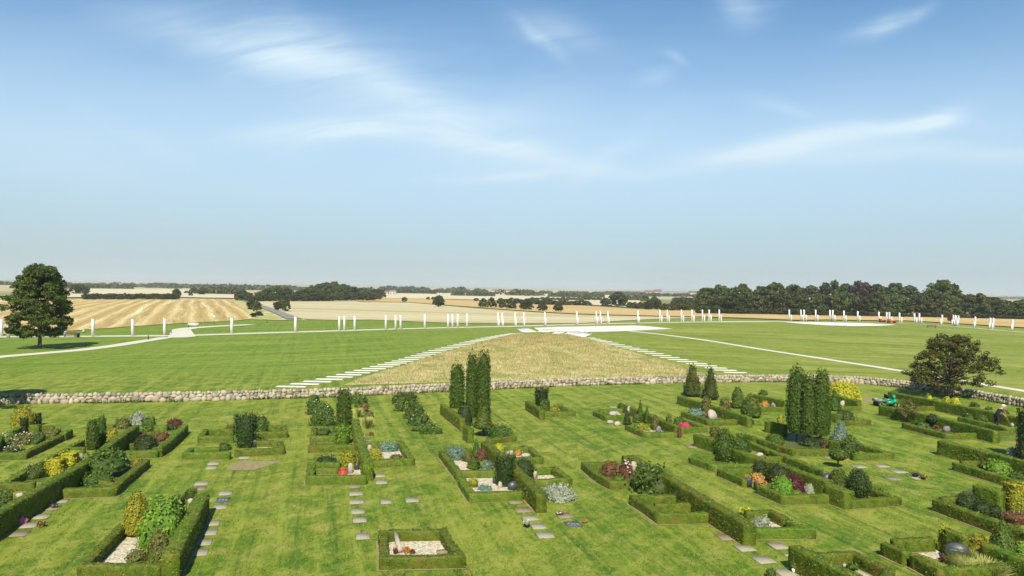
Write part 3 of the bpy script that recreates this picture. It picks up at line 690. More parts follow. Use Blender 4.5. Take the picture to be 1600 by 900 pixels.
# ---- centre left small plots
H('2', [(345, 244), (190, 244), (215, 212), (345, 212)], .42, .32, 'small hedge frame left of the dark yew, back row')
H('2', [(440, 228), (588, 222), (580, 195), (510, 195)], .42, .32, 'small hedge frame right of the dark yew, back row')
H('2', [(330, 320), (120, 320), (150, 300), (280, 300)], .4, .32, 'small hedge frame left of the dark yew, front row')
H('2', [(352, 310), (570, 298), (562, 265), (455, 266)], .4, .32, 'small hedge frame right of the dark yew with gravel inside')
# ---- centre plots round the single thuja
H('3', [(428, 340), (455, 450), (490, 560), (520, 655)], .85, .5, 'tall backbone hedge in front of the single thuja column')
H('3', [(282, 390), (140, 390), (130, 457), (292, 455)], .38, .35, 'low hedge frame left of the single thuja column')
H('3', [(295, 495), (138, 497), (122, 522), (430, 517)], .42, .35, 'low hedge below the light green conifer by the single thuja')
H('3', [(322, 640), (122, 645), (106, 737), (508, 731)], .45, .36, 'low hedge round the plot with the yellow column and red flowers')
H('3', [(145, 683), (308, 682)], .3, .3, 'inner low hedge behind the red flowers')
H('3', [(492, 500), (745, 490), (822, 612), (535, 628)], .4, .36, 'low hedge round the gravel plot with the blue juniper and yellow dome')
# ---- centre plots round the three thujas
H('4', [(232, 500), (372, 604)], .85, .38, 'tall hedge left of the three tall thuja columns')
H('4', [(392, 650), (432, 675)], .95, .38, 'short tall hedge section in front of the three thuja columns')
H('4', [(592, 645), (732, 726), (545, 752)], .35, .35, 'low hedge corner right of the clipped cone under the three thujas')
H('4', [(830, 480), (932, 543)], .75, .4, 'short tall hedge left of the squat yew near the wall')
H('4', [(940, 556), (1150, 553), (1060, 510), (1012, 508)], .38, .34, 'low hedge frame right of the squat yew near the wall')
H('5', [(632, 55), (752, 208)], .42, .36, 'low left hedge beside the large blue juniper')
H('5', [(762, 235), (835, 340), (1165, 326)], .42, .36, 'low hedge in front of the white gravel plot with the dark stones')
H('5', [(752, 192), (985, 190)], .38, .32, 'cross hedge between the blue junipers and the white gravel')
H('5', [(650, 50), (830, 45)], .38, .32, 'low back hedge behind the large blue juniper')
H('5', [(918, 0), (1100, 150), (1290, 345)], .85, .5, 'tall backbone hedge passing the dark vase-shaped yew')
H('5', [(1045, 40), (1215, 38), (1282, 105), (1110, 112)], .36, .32, 'low hedge frame round the orange flowers and pale stones')
H('5', [(1255, 175), (1372, 170), (1465, 240), (1215, 252)], .38, .34, 'low hedge frame round the small gravel patch right of the yew')
H('5', [(282, 585), (640, 578), (752, 748), (258, 758), (245, 585)], .42, .32, 'square hedge frame round the gravel grave in the front centre')
# ---- centre right
H('6', [(330, 188), (105, 192), (160, 240), (228, 288), (300, 322), (425, 322)], .42, .34, 'low hedge round the dark red shrub and pink hydrangea')
H('6', [(380, 148), (430, 145), (690, 290), (950, 440), (1270, 625)], .88, .5, 'very long tall hedge running down to the small gravel plot')
H('6', [(740, 424), (455, 426), (640, 548), (1020, 541)], .45, .36, 'low hedge round the plot with the dark arched gravestone')
H('6', [(600, 484), (900, 480)], .36, .3, 'inner cross hedge in front of the dark arched gravestone')
H('8', [(470, 712), (642, 706), (760, 762)], .42, .34, 'low back hedge of the small gravel plot at the end of the long hedge')
H('8', [(775, 775), (860, 812), (915, 832), (535, 836)], .42, .34, 'low front hedge of the small gravel plot at the end of the long hedge')
# ---- right middle, far
H('7', [(345, 505), (200, 508), (168, 518), (270, 562), (425, 558)], .42, .36, 'low hedge frame round the pale oval gravestone')
H('7', [(430, 460), (640, 545), (890, 655)], .7, .4, 'tall hedge behind the row of small conifers and oval stone')
H('7', [(450, 640), (600, 706), (885, 704)], .38, .34, 'low hedge in front of the yellow-tipped columns')
H('7', [(510, 632), (660, 634)], .32, .3, 'inner low hedge behind the small yellow shrub')
H('7', [(900, 572), (1125, 658), (915, 672)], .38, .34, 'low triangular hedge round the pink flowers')
H('7', [(905, 384), (1160, 458), (1420, 540), (1530, 572)], .78, .4, 'tall hedge below the two broad conifers near the wall')
H('7', [(938, 525), (1165, 598), (1410, 594)], .42, .36, 'low hedge in front of the leaning pale boulder')
H('9', [(60, 385), (130, 384)], .38, .34, 'short low hedge right of the boulder plot')
H('9', [(68, 238), (248, 276)], .7, .4, 'tall hedge behind the orange flowers near the wall')
H('9', [(100, 312), (246, 310)], .4, .34, 'low hedge in front of the orange flowers near the wall')
H('8', [(130, 172), (262, 212), (500, 318), (780, 405), (1065, 505)], .8, .5, 'long tall hedge behind the pair of broad upright conifers')
H('9', [(480, 742), (602, 783)], .85, .6, 'thick front end of the long hedge beside the round dark yew')
H('8', [(245, 315), (130, 318), (96, 332), (250, 384), (535, 380)], .42, .36, 'low hedge round the pair of broad upright conifers')
H('8', [(515, 410), (375, 412), (305, 418), (475, 490)], .42, .36, 'low hedge behind the dark gate posts')
H('8', [(562, 528), (742, 602), (1062, 594)], .44, .36, 'low hedge in front of the yellow-green hydrangea')
H('8', [(482, 218), (690, 300), (930, 395), (1045, 442)], .42, .4, 'low hedge running behind the gravel strip on the right')
H('9', [(18, 462), (75, 478)], .4, .34, 'short low hedge left of the low clipped mound by the tall thujas')
H('9', [(90, 488), (290, 548), (490, 545)], .42, .36, 'low hedge round the foot of the tall thuja group on the right')
H('9', [(135, 388), (245, 412)], .8, .34, 'dark shaded tall hedge left of the tall thuja group')
H('9', [(130, 590), (222, 588)], .4, .3, 'short cross hedge behind the long hedge and gravel strip')
H('9', [(495, 342), (545, 352)], .7, .34, 'short tall hedge right of the tall thuja group')
H('9', [(548, 400), (600, 385), (716, 382)], .38, .34, 'low hedge below the dark juniper right of the thujas')
H('9', [(538, 248), (660, 276)], .75, .36, 'tall hedge below the bright yellow bush by the wall')
H('9', [(552, 308), (662, 304)], .38, .34, 'low hedge in front of the small domed grey stone')
H('9', [(495, 495), (605, 522)], .65, .36, 'tall short hedge below the blue spruce')
H('9', [(640, 512), (790, 556), (828, 566), (620, 574)], .4, .36, 'low hedge frame right of the blue spruce')
H('9', [(722, 766), (862, 816), (690, 828), (600, 832)], .4, .36, 'low hedge round the plot with the round dark yew in front')
# ---- right
H('10', [(228, 292), (620, 372), (1130, 470), (1440, 530)], .85, .4, 'long tall hedge under the big spreading tree')
H('10', [(148, 412), (560, 495), (860, 565), (1165, 640)], .85, .45, 'long tall hedge in front of the green utility cart')
H('10', [(348, 568), (720, 660), (975, 655)], .42, .36, 'low hedge round the plot with the small lollipop tree')
H('10', [(838, 515), (1255, 606), (1420, 602)], .5, .36, 'hedge in front of the bending gardener')
H('10', [(1180, 640), (1370, 636)], .25, .3, 'thin low hedge between the gardener and the bare soil')
H('10', [(1180, 680), (1350, 676)], .38, .34, 'low hedge above the bare soil patch at the right edge')
H('10', [(270, 365), (350, 360)], .4, .3, 'short low hedge right of the green utility cart')
H('10', [(460, 425), (625, 418)], .4, .3, 'low hedge behind the small silvery tree')
H('10', [(668, 722), (900, 775), (1400, 895), (1560, 940)], .92, .5, 'dark tall hedge at the right edge, half in shade')
H('11', [(538, 172), (980, 300), (1100, 335)], .48, .38, 'low hedge in front of the shaded tall hedge at the right edge')
H('11', [(580, 165), (690, 165)], .4, .3, 'low cross hedge behind the rounded light green shrubs')
H('11', [(418, 408), (820, 552), (1000, 615), (1100, 650)], .55, .4, 'low hedge behind the large clipped cone at the right edge')
H('11', [(450, 398), (580, 394)], .4, .3, 'low back hedge left of the shaded dark shrubs')
H('11', [(672, 315), (845, 360)], .95, .4, 'dark tall hedge left of the golden clipped block')
H('11', [(84, 684), (238, 750)], .5, .36, 'left section of the low hedge of the front right gravel plot')
H('11', [(282, 762), (465, 858)], .5, .38, 'right section of the low hedge of the front right gravel plot')
H('11', [(140, 668), (395, 655)], .5, .34, 'back hedge of the front right gravel plot')
H('11', [(488, 598), (620, 645)], .95, .36, 'tall hedge between the two golden columns at front right')
H('11', [(730, 692), (980, 785), (1100, 830)], .85, .45, 'tall hedge right of the golden column at the lower right corner')
H('11', [(475, 852), (840, 826)], .45, .38, 'low hedge behind the tall pale grass at front right')
H('12', [(805, 358), (1300, 612), (1400, 665)], .88, .5, 'tall dark-sided hedge in the front right beside the flat slabs')
H('12', [(1000, 424), (1270, 416), (1550, 548), (1500, 640)], .45, .34, 'low hedge round the gravel grave with the small box ball')

# ---- shrubs, columns and flowers
P_ = plant
P_('dome', 'gold', '13', (160, 480, 300, 620), 'golden bush behind the pale rockery at the left edge', deep=.5)
P_('flat_column', 'yew', '13', (285, 392, 455, 715), 'dark clipped column in front of the golden bush', leaf=.07)
P_('flat_column', 'yew', '13', (488, 578, 385, 590), 'dark square-cut column right of the golden bush', square=True, leaf=.07)
P_('spread', 'lime', '13', (10, 190, 690, 880), 'flat pale-flowered rockery plants at the left edge', flowers='palepink_fl', fdens=.5, name='rockery_plants')
P_('spread', 'olive', '13', (180, 400, 700, 870), 'pink-flowered heather cushion in the middle of the rockery', flowers='palepink_fl', fdens=.5, name='heather')
P_('spread', 'green', '13', (400, 620, 690, 850), 'green cushion with white flowers right in the rockery', flowers='white_fl', fdens=.3, name='rockery_plants')
P_('spread', 'olive', '13', (620, 870, 625, 760), 'yellow-green low bush at the right end of the rockery plot')
P_('spread', 'green', '1', (20, 105, 300, 322), 'low green cushion with pink flowers by the front rockery hedge', flowers='palepink_fl', fdens=.3)
P_('spread', 'green', '1', (-20, 60, 505, 600), 'dark green shrub at the left edge below the yellow blocks')
P_('spread', 'cover', '1', (60, 130, 420, 458), 'low dark ground cover left of the yellow blocks', name='ground_cover_plant')
P_('spread', 'green', '1', (110, 215, 385, 450), 'leafy ground cover just left of the front yellow block', name='ground_cover_plant')
P_('flat_column', 'yellow', '14', (355, 520, 170, 328), 'bright yellow clipped block nearest the camera', square=True, leaf=.06)
P_('flat_column', 'yellow', '14', (470, 615, 122, 250), 'bright yellow clipped block behind the first one', square=True, leaf=.06)
P_('column', 'thuja', '15', (88, 206, 130, 445), 'left of two small thuja columns beside the backbone hedge', cat='tree', name='thuja_tree')
P_('column', 'thuja', '15', (192, 275, 88, 400), 'right of two small thuja columns beside the backbone hedge', cat='tree', name='thuja_tree')
P_('dome', 'gold', '15', (285, 380, 240, 335), 'small yellow shrub right of the twin thuja columns')
P_('dome', 'olive', '15', (358, 500, 135, 245), 'olive green dome behind the backbone hedge end')
P_('dome', 'silver', '15', (488, 635, 88, 230), 'silvery rounded shrub at the far end of the backbone hedge', flowers='white_fl', fdens=.2)
P_('dome', 'green', '15', (620, 748, 130, 268), 'large round green shrub right of the silvery one')
P_('spread', 'lime', '15', (560, 670, 212, 276), 'small bright green plant in front of the large round shrub')
P_('dome', 'red', '15', (838, 988, 148, 238), 'dark red dome-shaped maple at the plot corner')
P_('spread', 'green', '15', (808, 930, 205, 256), 'low dark juniper left below the dark red maple', name='juniper')
P_('ball', 'topiary', '15', (335, 462, 335, 450), 'round clipped box ball beside the backbone hedge')
P_('dome', 'yew', '15', (535, 762, 305, 445), 'round dark rhododendron behind the low front hedge')
P_('spread', 'rust', '15', (540, 640, 268, 345), 'brownish shrub right of the white gravestone')
P_('spread', 'rust', '15', (690, 870, 288, 362), 'flat red-brown ground cover behind the round rhododendron', name='ground_cover_plant')
P_('dome', 'green', '15', (85, 450, 440, 720), 'big dark many-stemmed rhododendron in the left plot', loose=.8, trunk=.35, leaf=.1)
P_('spread', 'green', '15', (60, 340, 660, 795), 'bright green ground cover under the big dark rhododendron', name='ground_cover_plant')
P_('vase', 'olive', '1', (290, 350, 398, 490), 'yellow-tipped upright conifer left of the dark grave slope')
P_('dome', 'gold', '15', (510, 612, 505, 610), 'yellow shrub at the right corner of the rhododendron plot')
P_('spread', 'silver', '15', (385, 440, 575, 615), 'small white-flowered plant behind the rhododendron', flowers='white_fl')
P_('dome', 'pink_fl', '14', (105, 200, 625, 705), 'round purple-pink hydrangea against the backbone hedge', flowers='mauve_fl', fdens=.6, name='hydrangea')
# front left plot
P_('bullet', 'gold', '1', (575, 705, 490, 725), 'golden rounded conifer column in the front left gravel plot', cat='tree', name='golden_conifer', dens=1.3)
P_('dome', 'lime', '1', (655, 858, 535, 770), 'big bright green laurel in the front left plot', leaf=.085, dens=1., loose=.6, name='laurel_bush')
P_('dome', 'olive', '1', (590, 690, 778, 842), 'small brown-green mound at the front of the gravel plot')
P_('dome', 'olive', '1', (685, 800, 690, 842), 'taller dark olive bush beside the tall thick hedge')
P_('vase', 'yew', '1', (790, 868, 520, 640), 'dark spiky shrub behind the bright laurel')
P_('vase', 'green', '1', (872, 920, 488, 560), 'small spiky plant at the far end of the thick hedge')
# centre left
P_('vase', 'yew', '2', (354, 450, 135, 304), 'dark vase-shaped yew between the four small hedge frames', cat='tree', name='yew_tree')
P_('dome', 'green', '2', (442, 512, 150, 225), 'leafy green shrub right behind the vase-shaped yew')
P_('vase', 'olive', '2', (310, 350, 188, 238), 'small brown-green shrub left behind the vase-shaped yew')
P_('dome', 'green', '2', (275, 332, 270, 315), 'small clipped dome left of the vase-shaped yew')
# centre
P_('pillar', 'thuja', '3', (290, 405, 98, 440), 'single dark green thuja column in front of the rose bed', cat='tree', name='thuja_tree')
P_('vase', 'lime', '3', (290, 400, 378, 518), 'light green feathery conifer at the foot of the single thuja')
P_('spread', 'green', '3', (152, 262, 405, 450), 'small dark plant inside the hedge frame left of the thuja')
P_('spread', 'yew', '3', (150, 305, 605, 690), 'dark spreading shrub left of the yellow clipped column')
P_('flat_column', 'gold', '3', (323, 442, 562, 700), 'yellow clipped column beside the red flowers', dens=1.2)
P_('dome', 'red_fl', '3', (308, 380, 684, 730), 'bright red flower cushion in the small plot', name='red_flowers', flowers='red_fl', leaf=.05)
P_('spread', 'blue', '3', (592, 728, 506, 572), 'blue juniper on pale gravel beside the yellow dome', name='juniper')
P_('dome', 'gold', '3', (508, 622, 543, 626), 'yellow-green clipped dome on the pale gravel')
P_('dome', 'olive', '3', (672, 758, 588, 618), 'small olive mound at the corner of the pale gravel plot')
for i, (a, b, c, d) in enumerate([(88, 180, 168, 260), (92, 190, 215, 310), (150, 235, 222, 320), (180, 280, 230, 345), (105, 200, 300, 388), (190, 285, 300, 388)]):
    P_('dome', 'green', '3', (a, b, c, d), ['farthest', 'middle left', 'middle', 'upper right', 'front left', 'front right'][i]+' dark rose bush with white blooms left of the thuja', name='rose_bush', flowers='white_fl', fdens=.07, loose=1.)
for i, (a, b, c, d) in enumerate([(395, 480, 150, 230), (430, 520, 175, 260)]):
    P_('dome', 'green', '3', (a, b, c, d), ['dark rose bush behind the single thuja by the wall', 'dark rose bush right of the thuja above the orange flowers'][i], name='rose_bush', flowers='white_fl', fdens=.08, loose=1.)
P_('dome', 'olive', '3', (450, 525, 228, 290), 'orange-flowered low bush right of the single thuja', flowers='orange_fl', fdens=.4, name='flower_bush')
P_('dome', 'olive', '3', (490, 560, 285, 345), 'brown-green low bush right of the pale grass', flowers='orange_fl', fdens=.1)
grass_clump('pale_grass', '3', (440, 560, 320, 405), 'round pale grass clump right of the single thuja')
grass_clump('pale_grass', '3', (405, 480, 260, 330), 'pale grass clump behind the round one near the thuja')
rb = [(690, 790, 148, 240), (775, 850, 150, 215), (700, 790, 200, 285), (790, 870, 195, 280), (760, 850, 255, 335), (840, 905, 235, 320), (800, 890, 310, 385), (880, 950, 300, 375), (830, 920, 360, 425), (905, 985, 360, 430), (880, 950, 395, 445), (950, 1030, 395, 445)]
for i, q in enumerate(rb):
    P_('dome', 'green', '3', q, 'white-flowered dark rose bush in the sloping bed left of the three thujas', name='rose_bush', flowers='white_fl', fdens=.05, loose=1.3)['group'] = 'rose bushes in the sloping bed'
P_('pillar', 'thuja', '4', (276, 386, 198, 535), 'shortest and leftmost of the three tall thuja columns by the centre', cat='tree', name='thuja_tree')
P_('pillar', 'thuja', '4', (388, 478, 112, 600), 'narrow middle thuja column of the three by the centre', cat='tree', name='thuja_tree')
P_('pillar', 'thuja', '4', (462, 568, 88, 615), 'tallest and rightmost of the three thuja columns by the centre', cat='tree', name='thuja_tree')
P_('spread', 'yew', '4', (330, 440, 530, 660), 'dark shrub at the feet of the three thuja columns')
P_('cone', 'topiary', '4', (438, 595, 492, 740), 'clipped cone tree on short stems before the three thujas', cat='tree', name='topiary_cone', trunk=.5)
P_('spread', 'green', '4', (545, 720, 655, 755), 'low dark green ground cover right under the clipped cone', name='ground_cover_plant')
P_('vase', 'yew', '4', (880, 972, 378, 520), 'squat dark yew column near the wall in the centre', cat='tree', name='yew_tree')
P_('flat_column', 'topiary', '4', (914, 988, 470, 555), 'clipped box block in front of the squat yew', square=True)
P_('dome', 'gold', '4', (985, 1050, 515, 555), 'small yellow plant right of the clipped box block')
P_('cone', 'topiary', '4', (428, 508, 738, 885), 'small dark clipped cone right of the large blue juniper', cat='shrub', name='topiary_cone')
P_('spread', 'blue', '5', (650, 792, 40, 128), 'large blue juniper at the back of the left gravel plot', name='juniper')
P_('flat_column', 'topiary', '5', (798, 886, 116, 188), 'clipped box drum between the two blue junipers')
P_('dome', 'blue', '5', (888, 975, 122, 186), 'smaller blue juniper left of the vase-shaped yew', name='juniper')
P_('dome', 'olive', '5', (770, 835, 68, 138), 'olive shrub left of the small dark cone')
P_('dome', 'rust', '5', (855, 935, 42, 130), 'brown-tinged shrub right of the small dark cone')
P_('vase', 'yew', '5', (982, 1115, 78, 305), 'dark vase-shaped yew against the tall hedge in the centre plot', cat='tree', name='yew_tree')
P_('ball', 'gold', '5', (806, 872, 238, 308), 'small yellow ball shrub on the white gravel')
P_('spread', 'blue', '5', (865, 960, 292, 328), 'creeping blue-green juniper by the front gravel hedge', name='juniper')
P_('dome', 'yellow', '5', (982, 1032, 12, 58), 'bright yellow bush behind the tall hedge end')
P_('dome', 'orange_fl', '5', (1105, 1158, 55, 98), 'rust-orange flowering plant beside the pale stones', name='orange_flowers', flowers='orange_fl')
P_('spread', 'rust', '5', (1130, 1200, 30, 70), 'low brownish plant behind the rust-orange flowers')
P_('dome', 'yew', '5', (1103, 1248, 108, 250), 'broad dark shrub on the right side of the tall hedge')
P_('spread', 'silver', '5', (1310, 1518, 300, 402), 'oval bed of white flowers on dark soil', flowers='white_fl', fdens=.35, name='flower_bed', loose=.5)
P_('spread', 'orange_fl', '5', (378, 428, 696, 742), 'orange-red flowers beside the pale stone cylinder', name='orange_flowers', flowers='orange_fl', leaf=.05)
P_('spread', 'rust', '5', (425, 455, 710, 742), 'small brown heather next to the orange-red flowers', leaf=.05, name='heather')
P_('vase', 'rust', '5', (315, 340, 705, 745), 'tiny dark plant left of the pale stone cylinder', leaf=.05)
# centre right
P_('dome', 'rust', '6', (218, 345, 185, 298), 'dark red-brown shrub in the hydrangea plot')
P_('dome', 'topiary', '6', (168, 232, 195, 250), 'small clipped dome left of the red-brown shrub')
P_('dome', 'topiary', '6', (298, 388, 278, 325), 'low clipped dome in front of the pink hydrangea')
P_('dome', 'rust', '6', (335, 450, 186, 308), 'pale pink hydrangea in front of the tall gravestone', flowers='palepink_fl', fdens=.35, leaf=.1, name='hydrangea')
P_('spread', 'green', '6', (400, 700, 218, 425), 'large spreading dark juniper between the two gravestones', name='juniper', leaf=.1, loose=.5)
P_('spread', 'yew', '6', (480, 600, 210, 330), 'dark upright part of juniper right of the tall gravestone', name='juniper')
P_('spread', 'lime', '6', (820, 940, 485, 535), 'leafy green plants in the dark gravestone plot', name='ground_cover_plant')
P_('vase', 'yew', '6', (785, 830, 490, 530), 'small brown-green plant left of the leafy green ones')
P_('dome', 'silver', '8', (528, 645, 752, 842), 'grey-green tufted shrub by the gravel triangle', loose=1.)
P_('spread', 'yellow', '8', (440, 522, 678, 755), 'yellow loose shrub at the end of the long hedge', loose=.6)
# right middle far
P_('cone', 'yew', '7', (408, 490, 498, 645), 'dark small conifer in front of the oval gravestone', cat='tree', name='small_conifer')
P_('dome', 'green', '7', (362, 425, 448, 500), 'dark shrub left behind the oval gravestone')
P_('cone', 'thuja', '7', (525, 600, 418, 615), 'taller of two pointed conifers in the middle plot', cat='tree', name='small_conifer')
P_('cone', 'thuja', '7', (592, 652, 460, 630), 'shorter of two pointed conifers in the middle plot', cat='tree', name='small_conifer')
P_('spread', 'green', '7', (495, 570, 545, 625), 'rounded dark shrub at the foot of the taller pointed conifer')
P_('column', 'olive', '7', (668, 722, 535, 695), 'left narrow column with yellow tips in the middle plot', flowers='orange_fl', fdens=.12, cat='tree', name='golden_conifer')
P_('column', 'olive', '7', (780, 846, 538, 702), 'right narrow column with yellow tips in the middle plot', flowers='orange_fl', fdens=.15, cat='tree', name='golden_conifer')
P_('dome', 'gold', '7', (545, 602, 615, 690), 'small yellow shrub left of the grey rounded gravestone')
P_('dome', 'gold', '7', (600, 655, 660, 698), 'low golden tuft beside the grey rounded gravestone')
P_('dome', 'green', '7', (850, 950, 566, 640), 'dark dome shrub left behind the pink flowers')
P_('spread', 'red_fl', '7', (915, 1008, 628, 668), 'bright pink flower cushion in the triangular plot', name='pink_flowers', flowers='pink_fl')
P_('column', 'rust', '7', (892, 927, 648, 755), 'small brown withered column on the lawn corner')
P_('spire', 'tree', '7', (938, 1100, 86, 400), 'left broad pointed conifer standing before the wall', cat='tree', name='conifer_tree', loose=.6)
P_('spire', 'tree', '7', (1093, 1268, 100, 425), 'right broad pointed conifer standing before the wall', cat='tree', name='conifer_tree', loose=.6)
P_('column', 'olive', '7', (1098, 1190, 380, 560), 'golden-tipped column left of the leaning boulder', flowers='orange_fl', fdens=.12, cat='tree', name='golden_conifer')
P_('column', 'olive', '7', (1258, 1365, 388, 590), 'golden-tipped column right of the leaning boulder', flowers='orange_fl', fdens=.12, cat='tree', name='golden_conifer')
P_('spread', 'blue', '7', (985, 1120, 503, 562), 'flat blue-green juniper left of the leaning boulder', name='juniper')
P_('bullet', 'topiary', '7', (1358, 1480, 293, 500), 'farther clipped onion-shaped box tree', cat='tree', name='topiary_cone')
P_('bullet', 'topiary', '9', (-10, 102, 228, 375), 'nearer broad clipped onion-shaped box tree', cat='tree', name='topiary_cone')
P_('vase', 'rust', '9', (12, 46, 362, 418), 'brown dry shrub at the end of the boulder plot hedge')
P_('dome', 'green', '9', (92, 142, 215, 245), 'small dark dome behind the tall hedge near the wall')
P_('dome', 'orange_fl', '9', (106, 150, 276, 308), 'orange flower bush between hedge and silvery plant', name='orange_flowers', flowers='orange_fl')
P_('spread', 'silver', '9', (155, 215, 278, 310), 'silvery plant right of the orange flower bush')
P_('column', 'gold', '9', (192, 236, 348, 410), 'small yellow column in front of the dark shaded hedge')
P_('egg', 'thuja', '8', (243, 395, 130, 375), 'left of two broad upright conifers with yellow tips', cat='tree', name='conifer_tree', dens=1.2)
P_('egg', 'thuja', '8', (355, 503, 168, 378), 'right of two broad upright conifers with yellow tips', cat='tree', name='conifer_tree', dens=1.2)
P_('vase', 'olive', '8', (222, 285, 115, 215), 'thin brownish shrub behind the broad upright conifers')
P_('dome', 'orange_fl', '8', (505, 608, 448, 530), 'orange flowering bush beside the dark gate posts', name='orange_flowers', flowers='orange_fl')
P_('dome', 'gold', '8', (455, 510, 455, 490), 'small yellow shrub left of the dark gate posts')
P_('dome', 'yew', '8', (518, 640, 362, 480), 'left dark loose shrub behind the orange flowering bush', loose=.7)
P_('dome', 'yew', '8', (620, 775, 385, 530), 'right dark loose shrub behind the yellow-green hydrangea', loose=.7)
P_('dome', 'lime', '8', (652, 802, 470, 600), 'yellow-green hydrangea with pinkish heads', flowers='orange_fl', fdens=.15, name='hydrangea', leaf=.065)
P_('dome', 'red', '8', (745, 880, 455, 590), 'dark red loose shrub right of the yellow-green hydrangea', loose=.6)
P_('dome', 'silver', '8', (885, 960, 518, 592), 'grey-green small shrub at the right end of the hydrangea plot')
P_('spread', 'lime', '8', (790, 860, 565, 602), 'low light green plant at the foot of the hydrangea')
P_('column', 'thuja', '9', (243, 368, 53, 520), 'leftmost and tallest thuja of the group on the right', cat='tree', name='thuja_tree', trunk=.7)
P_('column', 'thuja', '9', (322, 412, 100, 530), 'middle thuja of the group of three on the right', cat='tree', name='thuja_tree', trunk=.7)
P_('column', 'thuja', '9', (385, 495, 70, 535), 'rightmost thuja of the group of three on the right', cat='tree', name='thuja_tree', trunk=.7)
P_('dome', 'topiary', '9', (128, 232, 460, 525), 'low clipped mound left of the thuja group on the right')
P_('spread', 'yew', '9', (330, 480, 480, 540), 'dark ground cover under the thuja group on the right', name='ground_cover_plant')
P_('dome', 'rust', '9', (445, 495, 488, 545), 'brown shrub at the right foot of the thuja group')
P_('dome', 'yellow', '9', (480, 655, 172, 278), 'big bright yellow flowering bush beside the wall', flowers='yellow', fdens=.5, name='forsythia_bush')
P_('cone', 'thuja', '9', (482, 548, 193, 335), 'dark green cone in front of the bright yellow bush', cat='tree', name='small_conifer')
P_('spread', 'green', '9', (532, 622, 328, 400), 'dark juniper behind the blue spruce', name='juniper')
P_('cone', 'blue', '9', (492, 608, 382, 510), 'blue-grey spruce with a pointed top', cat='tree', name='blue_spruce')
P_('dome', 'green', '9', (545, 655, 468, 600), 'climbing green shrub right of the blue spruce')
P_('ball', 'topiary', '9', (486, 588, 540, 660), 'clipped ball tree on a thin stem', cat='tree', name='topiary_ball', trunk=.42)
P_('dome', 'topiary', '9', (488, 588, 655, 765), 'broad clipped dome right of the domed grey stone')
P_('egg', 'yew', '9', (586, 714, 653, 830), 'round dark yew at the front end of the long hedge', cat='tree', name='yew_tree', dens=1.2)
P_('spread', 'yew', '9', (708, 790, 765, 815), 'dark low plants inside the front yew plot', name='ground_cover_plant')
# right
P_('dome', 'silver', '10', (350, 428, 362, 400), 'silvery small bush behind the small round tree')
P_('spread', 'green', '10', (420, 585, 553, 608), 'low dark juniper between the two small trees', name='juniper')
P_('ball', 'yew', '10', (553, 655, 488, 618), 'small dark lollipop tree in the plot with the rock', cat='tree', name='lollipop_tree', trunk=.36)
P_('flat_column', 'topiary', '10', (758, 830, 585, 655), 'square clipped box cube right of the rock', square=True)
P_('spread', 'rust', '10', (605, 690, 595, 630), 'low brown plant left of the rock')
P_('dome', 'green', '10', (875, 990, 472, 530), 'loose grey-green shrub left of the clipped low mound')
P_('dome', 'topiary', '10', (975, 1110, 493, 560), 'low clipped mound left of the gardener')
P_('dome', 'autumn', '10', (1200, 1268, 448, 540), 'red-leaved shrub right of the gardener')
P_('dome', 'yellow', '10', (540, 592, 308, 360), 'leftmost small yellow bush under the big spreading tree')
P_('dome', 'yellow', '10', (698, 750, 335, 385), 'middle yellow bush at the foot of the spreading tree')
P_('dome', 'yellow', '10', (765, 838, 343, 402), 'rightmost and largest yellow bush under the spreading tree')
P_('dome', 'green', '10', (1070, 1130, 425, 455), 'small dark shrub left of the gardener near the wall')
P_('spread', 'green', '10', (930, 1010, 390, 430), 'low weeds behind the long hedge under the tree')
P_('flat_column', 'yew', '10', (1352, 1520, 410, 905), 'dark column cut by the right edge of the view', cat='tree', name='yew_tree')
P_('dome', 'silver', '10', (1262, 1352, 778, 868), 'blue-white feathery shrub beside the dark column at the right edge')
P_('dome', 'lime', '11', (742, 905, 158, 255), 'yellow-green rounded shrub before the shaded tall hedge', leaf=.09)
P_('dome', 'green', '11', (690, 760, 170, 225), 'mid-green shrub left of the yellow-green rounded one')
P_('spread', 'green', '11', (890, 985, 240, 290), 'low green shrub at the right edge before the shaded hedge')
P_('flat_column', 'gold', '11', (850, 1000, 288, 505), 'big golden clipped block at the right edge', square=True, leaf=.06)
P_('dome', 'yew', '11', (548, 700, 370, 480), 'left dark shrub beside the pale rock at the right')
P_('dome', 'yew', '11', (650, 770, 420, 520), 'front dark shrub beside the pale rock at the right')
P_('dome', 'yew', '11', (668, 740, 318, 380), 'dark shrub behind the pale rock at the right')
P_('dome', 'yew', '11', (755, 840, 445, 530), 'dark shrub in front of the golden clipped block')
P_('spread', 'rust', '11', (860, 1000, 495, 580), 'reddish flowering ground cover below the golden block', flowers='palepink_fl', fdens=.1)
P_('cone', 'topiary', '11', (752, 940, 528, 760), 'large clipped dark green cone at the lower right', name='topiary_cone', cat='tree')
P_('dome', 'lime', '11', (925, 1000, 680, 760), 'leafy light green plant right of the large cone')
P_('column', 'gold', '11', (428, 502, 568, 750), 'slim golden-tipped column left of the dark gravestone', cat='tree', name='golden_conifer')
P_('flat_column', 'gold', '11', (618, 740, 632, 820), 'thick golden column right of the dark gravestone', cat='tree', name='golden_conifer')
P_('spread', 'rust', '11', (440, 548, 775, 825), 'reddish plant in front of the dark gravestone', flowers='palepink_fl', fdens=.3)
P_('vase', 'green', '11', (925, 985, 800, 880), 'spiky green plant at the lower right corner')
P_('ball', 'topiary', '12', (1218, 1310, 498, 565), 'small box ball on the gravel at the bottom right')
P_('dome', 'green', '12', (1118, 1158, 448, 478), 'tiny shrub by the back hedge of the bottom right grave')
